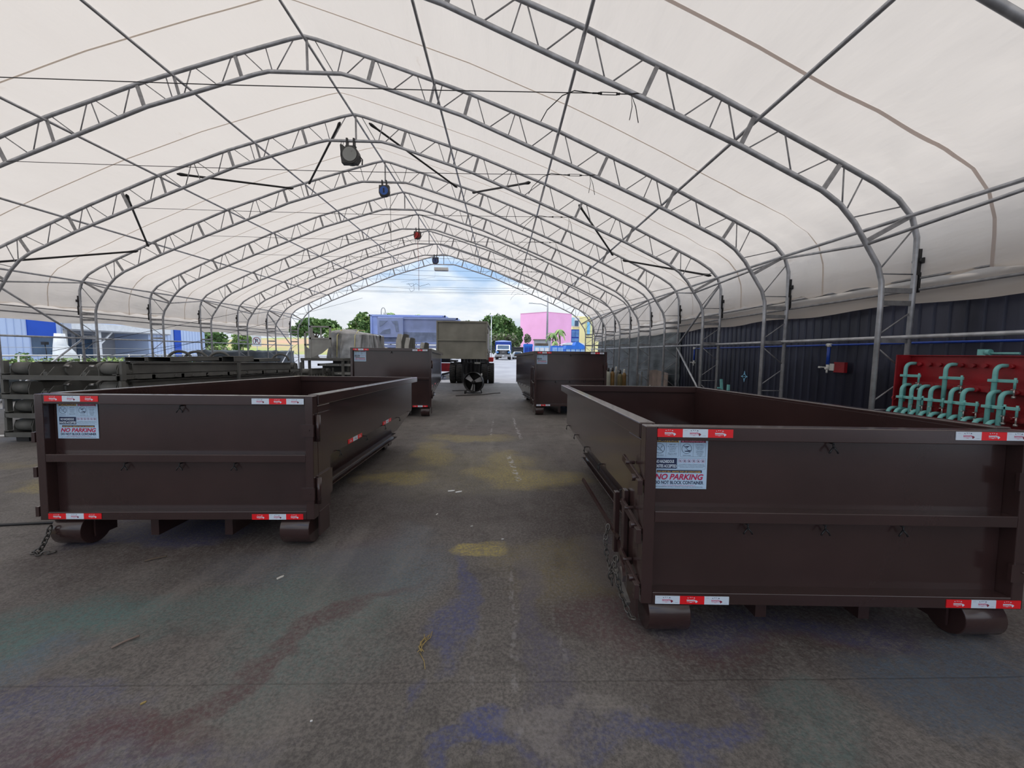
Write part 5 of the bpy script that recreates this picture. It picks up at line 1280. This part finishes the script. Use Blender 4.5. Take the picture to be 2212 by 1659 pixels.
# ================================================================== SMALL THINGS ON THE FLOOR
def at_ground(px, py):
    """ground point seen at a pixel (flat near part)"""
    cam = bpy.context.scene.camera.matrix_world; d = cam.to_3x3() @ Vector(((px-CX)/F, -(py-CY)/F, -1)); tt = -CAMZ/(d.z+SLOPE*d.y); return d.x*tt, d.y*tt
def litter(label, px, py, kind, s, a=0, m=offwhite, cat='scrap', name='scrap_piece'):
    x, y = at_ground(px, py); z = gz(y)+.002; mb = B(m); c, s_ = math.cos(a), math.sin(a)
    if kind == 'flat':
        mb.prism([(-s,-s*.3),(s*.6,-s*.4),(s,s*.1),(s*.3,s*.35),(-s*.8,s*.3)], 0, .006, 'z')
    elif kind == 'twig': mb.tube([(-s,0,.006),(-.2*s,s*.12,.012),(s*.4,.02,.008),(s,s*.2,.012)], .006, 6)
    elif kind == 'u': mb.tube([(math.cos(q)*s, math.sin(q)*s*1.1, .012) for q in [math.pi+math.pi*i/8 for i in range(9)]][:1]+[(-s,s*.8,.012)][:0]+[(math.cos(q)*s, math.sin(q)*s, .012) for q in [math.pi+math.pi*i/8 for i in range(9)]], .006, 6)
    elif kind == 'straw':
        rnd = random.Random(3)
        for k in range(5): mb.tube([(rnd.uniform(-.2,.3)*s+i*.15*s*rnd.uniform(.3,1), -.9*s+i*.35*s*rnd.uniform(.7,1.2), .004+.01*rnd.random()) for i in range(5)], .0022, 5)
        mb.tube([(.05*s,-.9*s,.004),(.3*s,-1.6*s,.004),(.35*s,-2.2*s,.004)], .002, 5)
    o = mb.build(name); o.location = (x, y, z); o.rotation_euler = (TILT, 0, a); return tag(o, label, cat, 'bits of litter on the shed floor')
litter('loose yellowish straw strands on the floor in the middle foreground', 905, 1368, 'straw', .10, .2, mat('straw',(.36,.27,.10),.8), 'straw', 'straw_strands')
litter('small pale U-shaped staple at the bottom edge of the floor', 1214, 1645, 'u', .014, 0, white, 'staple', 'metal_staple')
litter('thin dark twig on the floor in front of the left dumpster', 335, 1195, 'twig', .07, .4, bark, 'twig', 'twig')
litter('pale pointed scrap on the floor below the left dumpster', 605, 1232, 'flat', .03, 1.0)
litter('white scrap of paper on the yellow-edged floor, left of a pair', 975, 1051, 'flat', .05, .3, white)
litter('white scrap of paper on the yellow-edged floor, right of a pair', 991, 1053, 'flat', .05, .5, white)
litter('small upright pale chip on the mid floor lane', 944, 1100, 'flat', .022, 1.3)
litter('tiny pale chip by the round yellow stain', 1086, 1152, 'flat', .012, 0, white)
litter('pale chip on the floor left of the round yellow stain', 1019, 1125, 'flat', .015, .4)
litter('tiny yellow leaf on the floor at the left foreground', 308, 1495, 'flat', .012, .8, mat('straw',(.36,.27,.10),.8))
litter('small light chip in the dark foreground left of centre', 672, 1533, 'flat', .006, .2, white)
litter('long pale scuff on the teal-stained floor', 270, 1370, 'twig', .06, .75, ply)  # thin raised strip standing in for a scuff on the floor
litter('crumpled foil scrap left of the near frame stack', 8, 935, 'flat', .25, .2, white)

# ================================================================== SKY AND SUN
def world():
    w = bpy.data.worlds.new('sky'); bpy.context.scene.world = w; w.use_nodes = True; nt = w.node_tree; N = nt.nodes; L = nt.links
    bg = N['Background']; tc = N.new('ShaderNodeTexCoord')
    mp = N.new('ShaderNodeMapping'); mp.inputs['Scale'].default_value = (1,1,3.2); mp.inputs['Location'].default_value = (.35,.1,.25); L.new(tc.outputs['Generated'], mp.inputs[0])
    n = N.new('ShaderNodeTexNoise'); n.inputs['Scale'].default_value = 3.1; n.inputs['Detail'].default_value = 8; n.inputs['Roughness'].default_value = .52; L.new(mp.outputs[0], n.inputs['Vector'])
    rp = N.new('ShaderNodeValToRGB'); rp.color_ramp.elements[0].position = .36; rp.color_ramp.elements[1].position = .54; L.new(n.outputs['Fac'], rp.inputs[0])
    sp = N.new('ShaderNodeSeparateXYZ'); L.new(tc.outputs['Generated'], sp.inputs[0])
    mr = N.new('ShaderNodeMapRange'); mr.inputs[1].default_value = 0; mr.inputs[2].default_value = .5; L.new(sp.outputs[2], mr.inputs[0])
    blue = N.new('ShaderNodeMix'); blue.data_type = 'RGBA'; blue.inputs[6].default_value = (.42,.54,.66,1); blue.inputs[7].default_value = (.12,.28,.58,1); L.new(mr.outputs[0], blue.inputs[0])
    n2 = N.new('ShaderNodeTexNoise'); n2.inputs['Scale'].default_value = 5.5; n2.inputs['Detail'].default_value = 5; L.new(mp.outputs[0], n2.inputs['Vector'])
    cl = N.new('ShaderNodeMix'); cl.data_type = 'RGBA'; cl.inputs[6].default_value = (.44,.50,.57,1); cl.inputs[7].default_value = (.95,.95,.95,1); L.new(n2.outputs['Fac'], cl.inputs[0])
    mx = N.new('ShaderNodeMix'); mx.data_type = 'RGBA'; L.new(rp.outputs[0], mx.inputs[0]); L.new(blue.outputs[2], mx.inputs[6]); L.new(cl.outputs[2], mx.inputs[7])
    mr2 = N.new('ShaderNodeMapRange'); mr2.inputs[1].default_value = 0.02; mr2.inputs[2].default_value = .55; mr2.inputs[3].default_value = .60; mr2.inputs[4].default_value = 1.2; L.new(sp.outputs[2], mr2.inputs[0])
    vm = N.new('ShaderNodeVectorMath'); vm.operation = 'SCALE'; L.new(mx.outputs[2], vm.inputs[0]); L.new(mr2.outputs[0], vm.inputs['Scale']); L.new(vm.outputs[0], bg.inputs['Color']); bg.inputs['Strength'].default_value = 2.15
world()
sd = bpy.data.lights.new('sun', 'SUN'); sd.energy = 2.7; sd.angle = R(1.5); sd.color = (1, .965, .91)
so = bpy.data.objects.new('sun', sd); COL.objects.link(so); so.rotation_euler = (R(5), R(-14), 0)
sc = bpy.context.scene
sc.view_settings.view_transform = 'Standard'; sc.view_settings.look = 'None'; sc.view_settings.gamma = 1; sc.view_settings.use_curve_mapping = False
sc.view_settings.exposure = -0.17
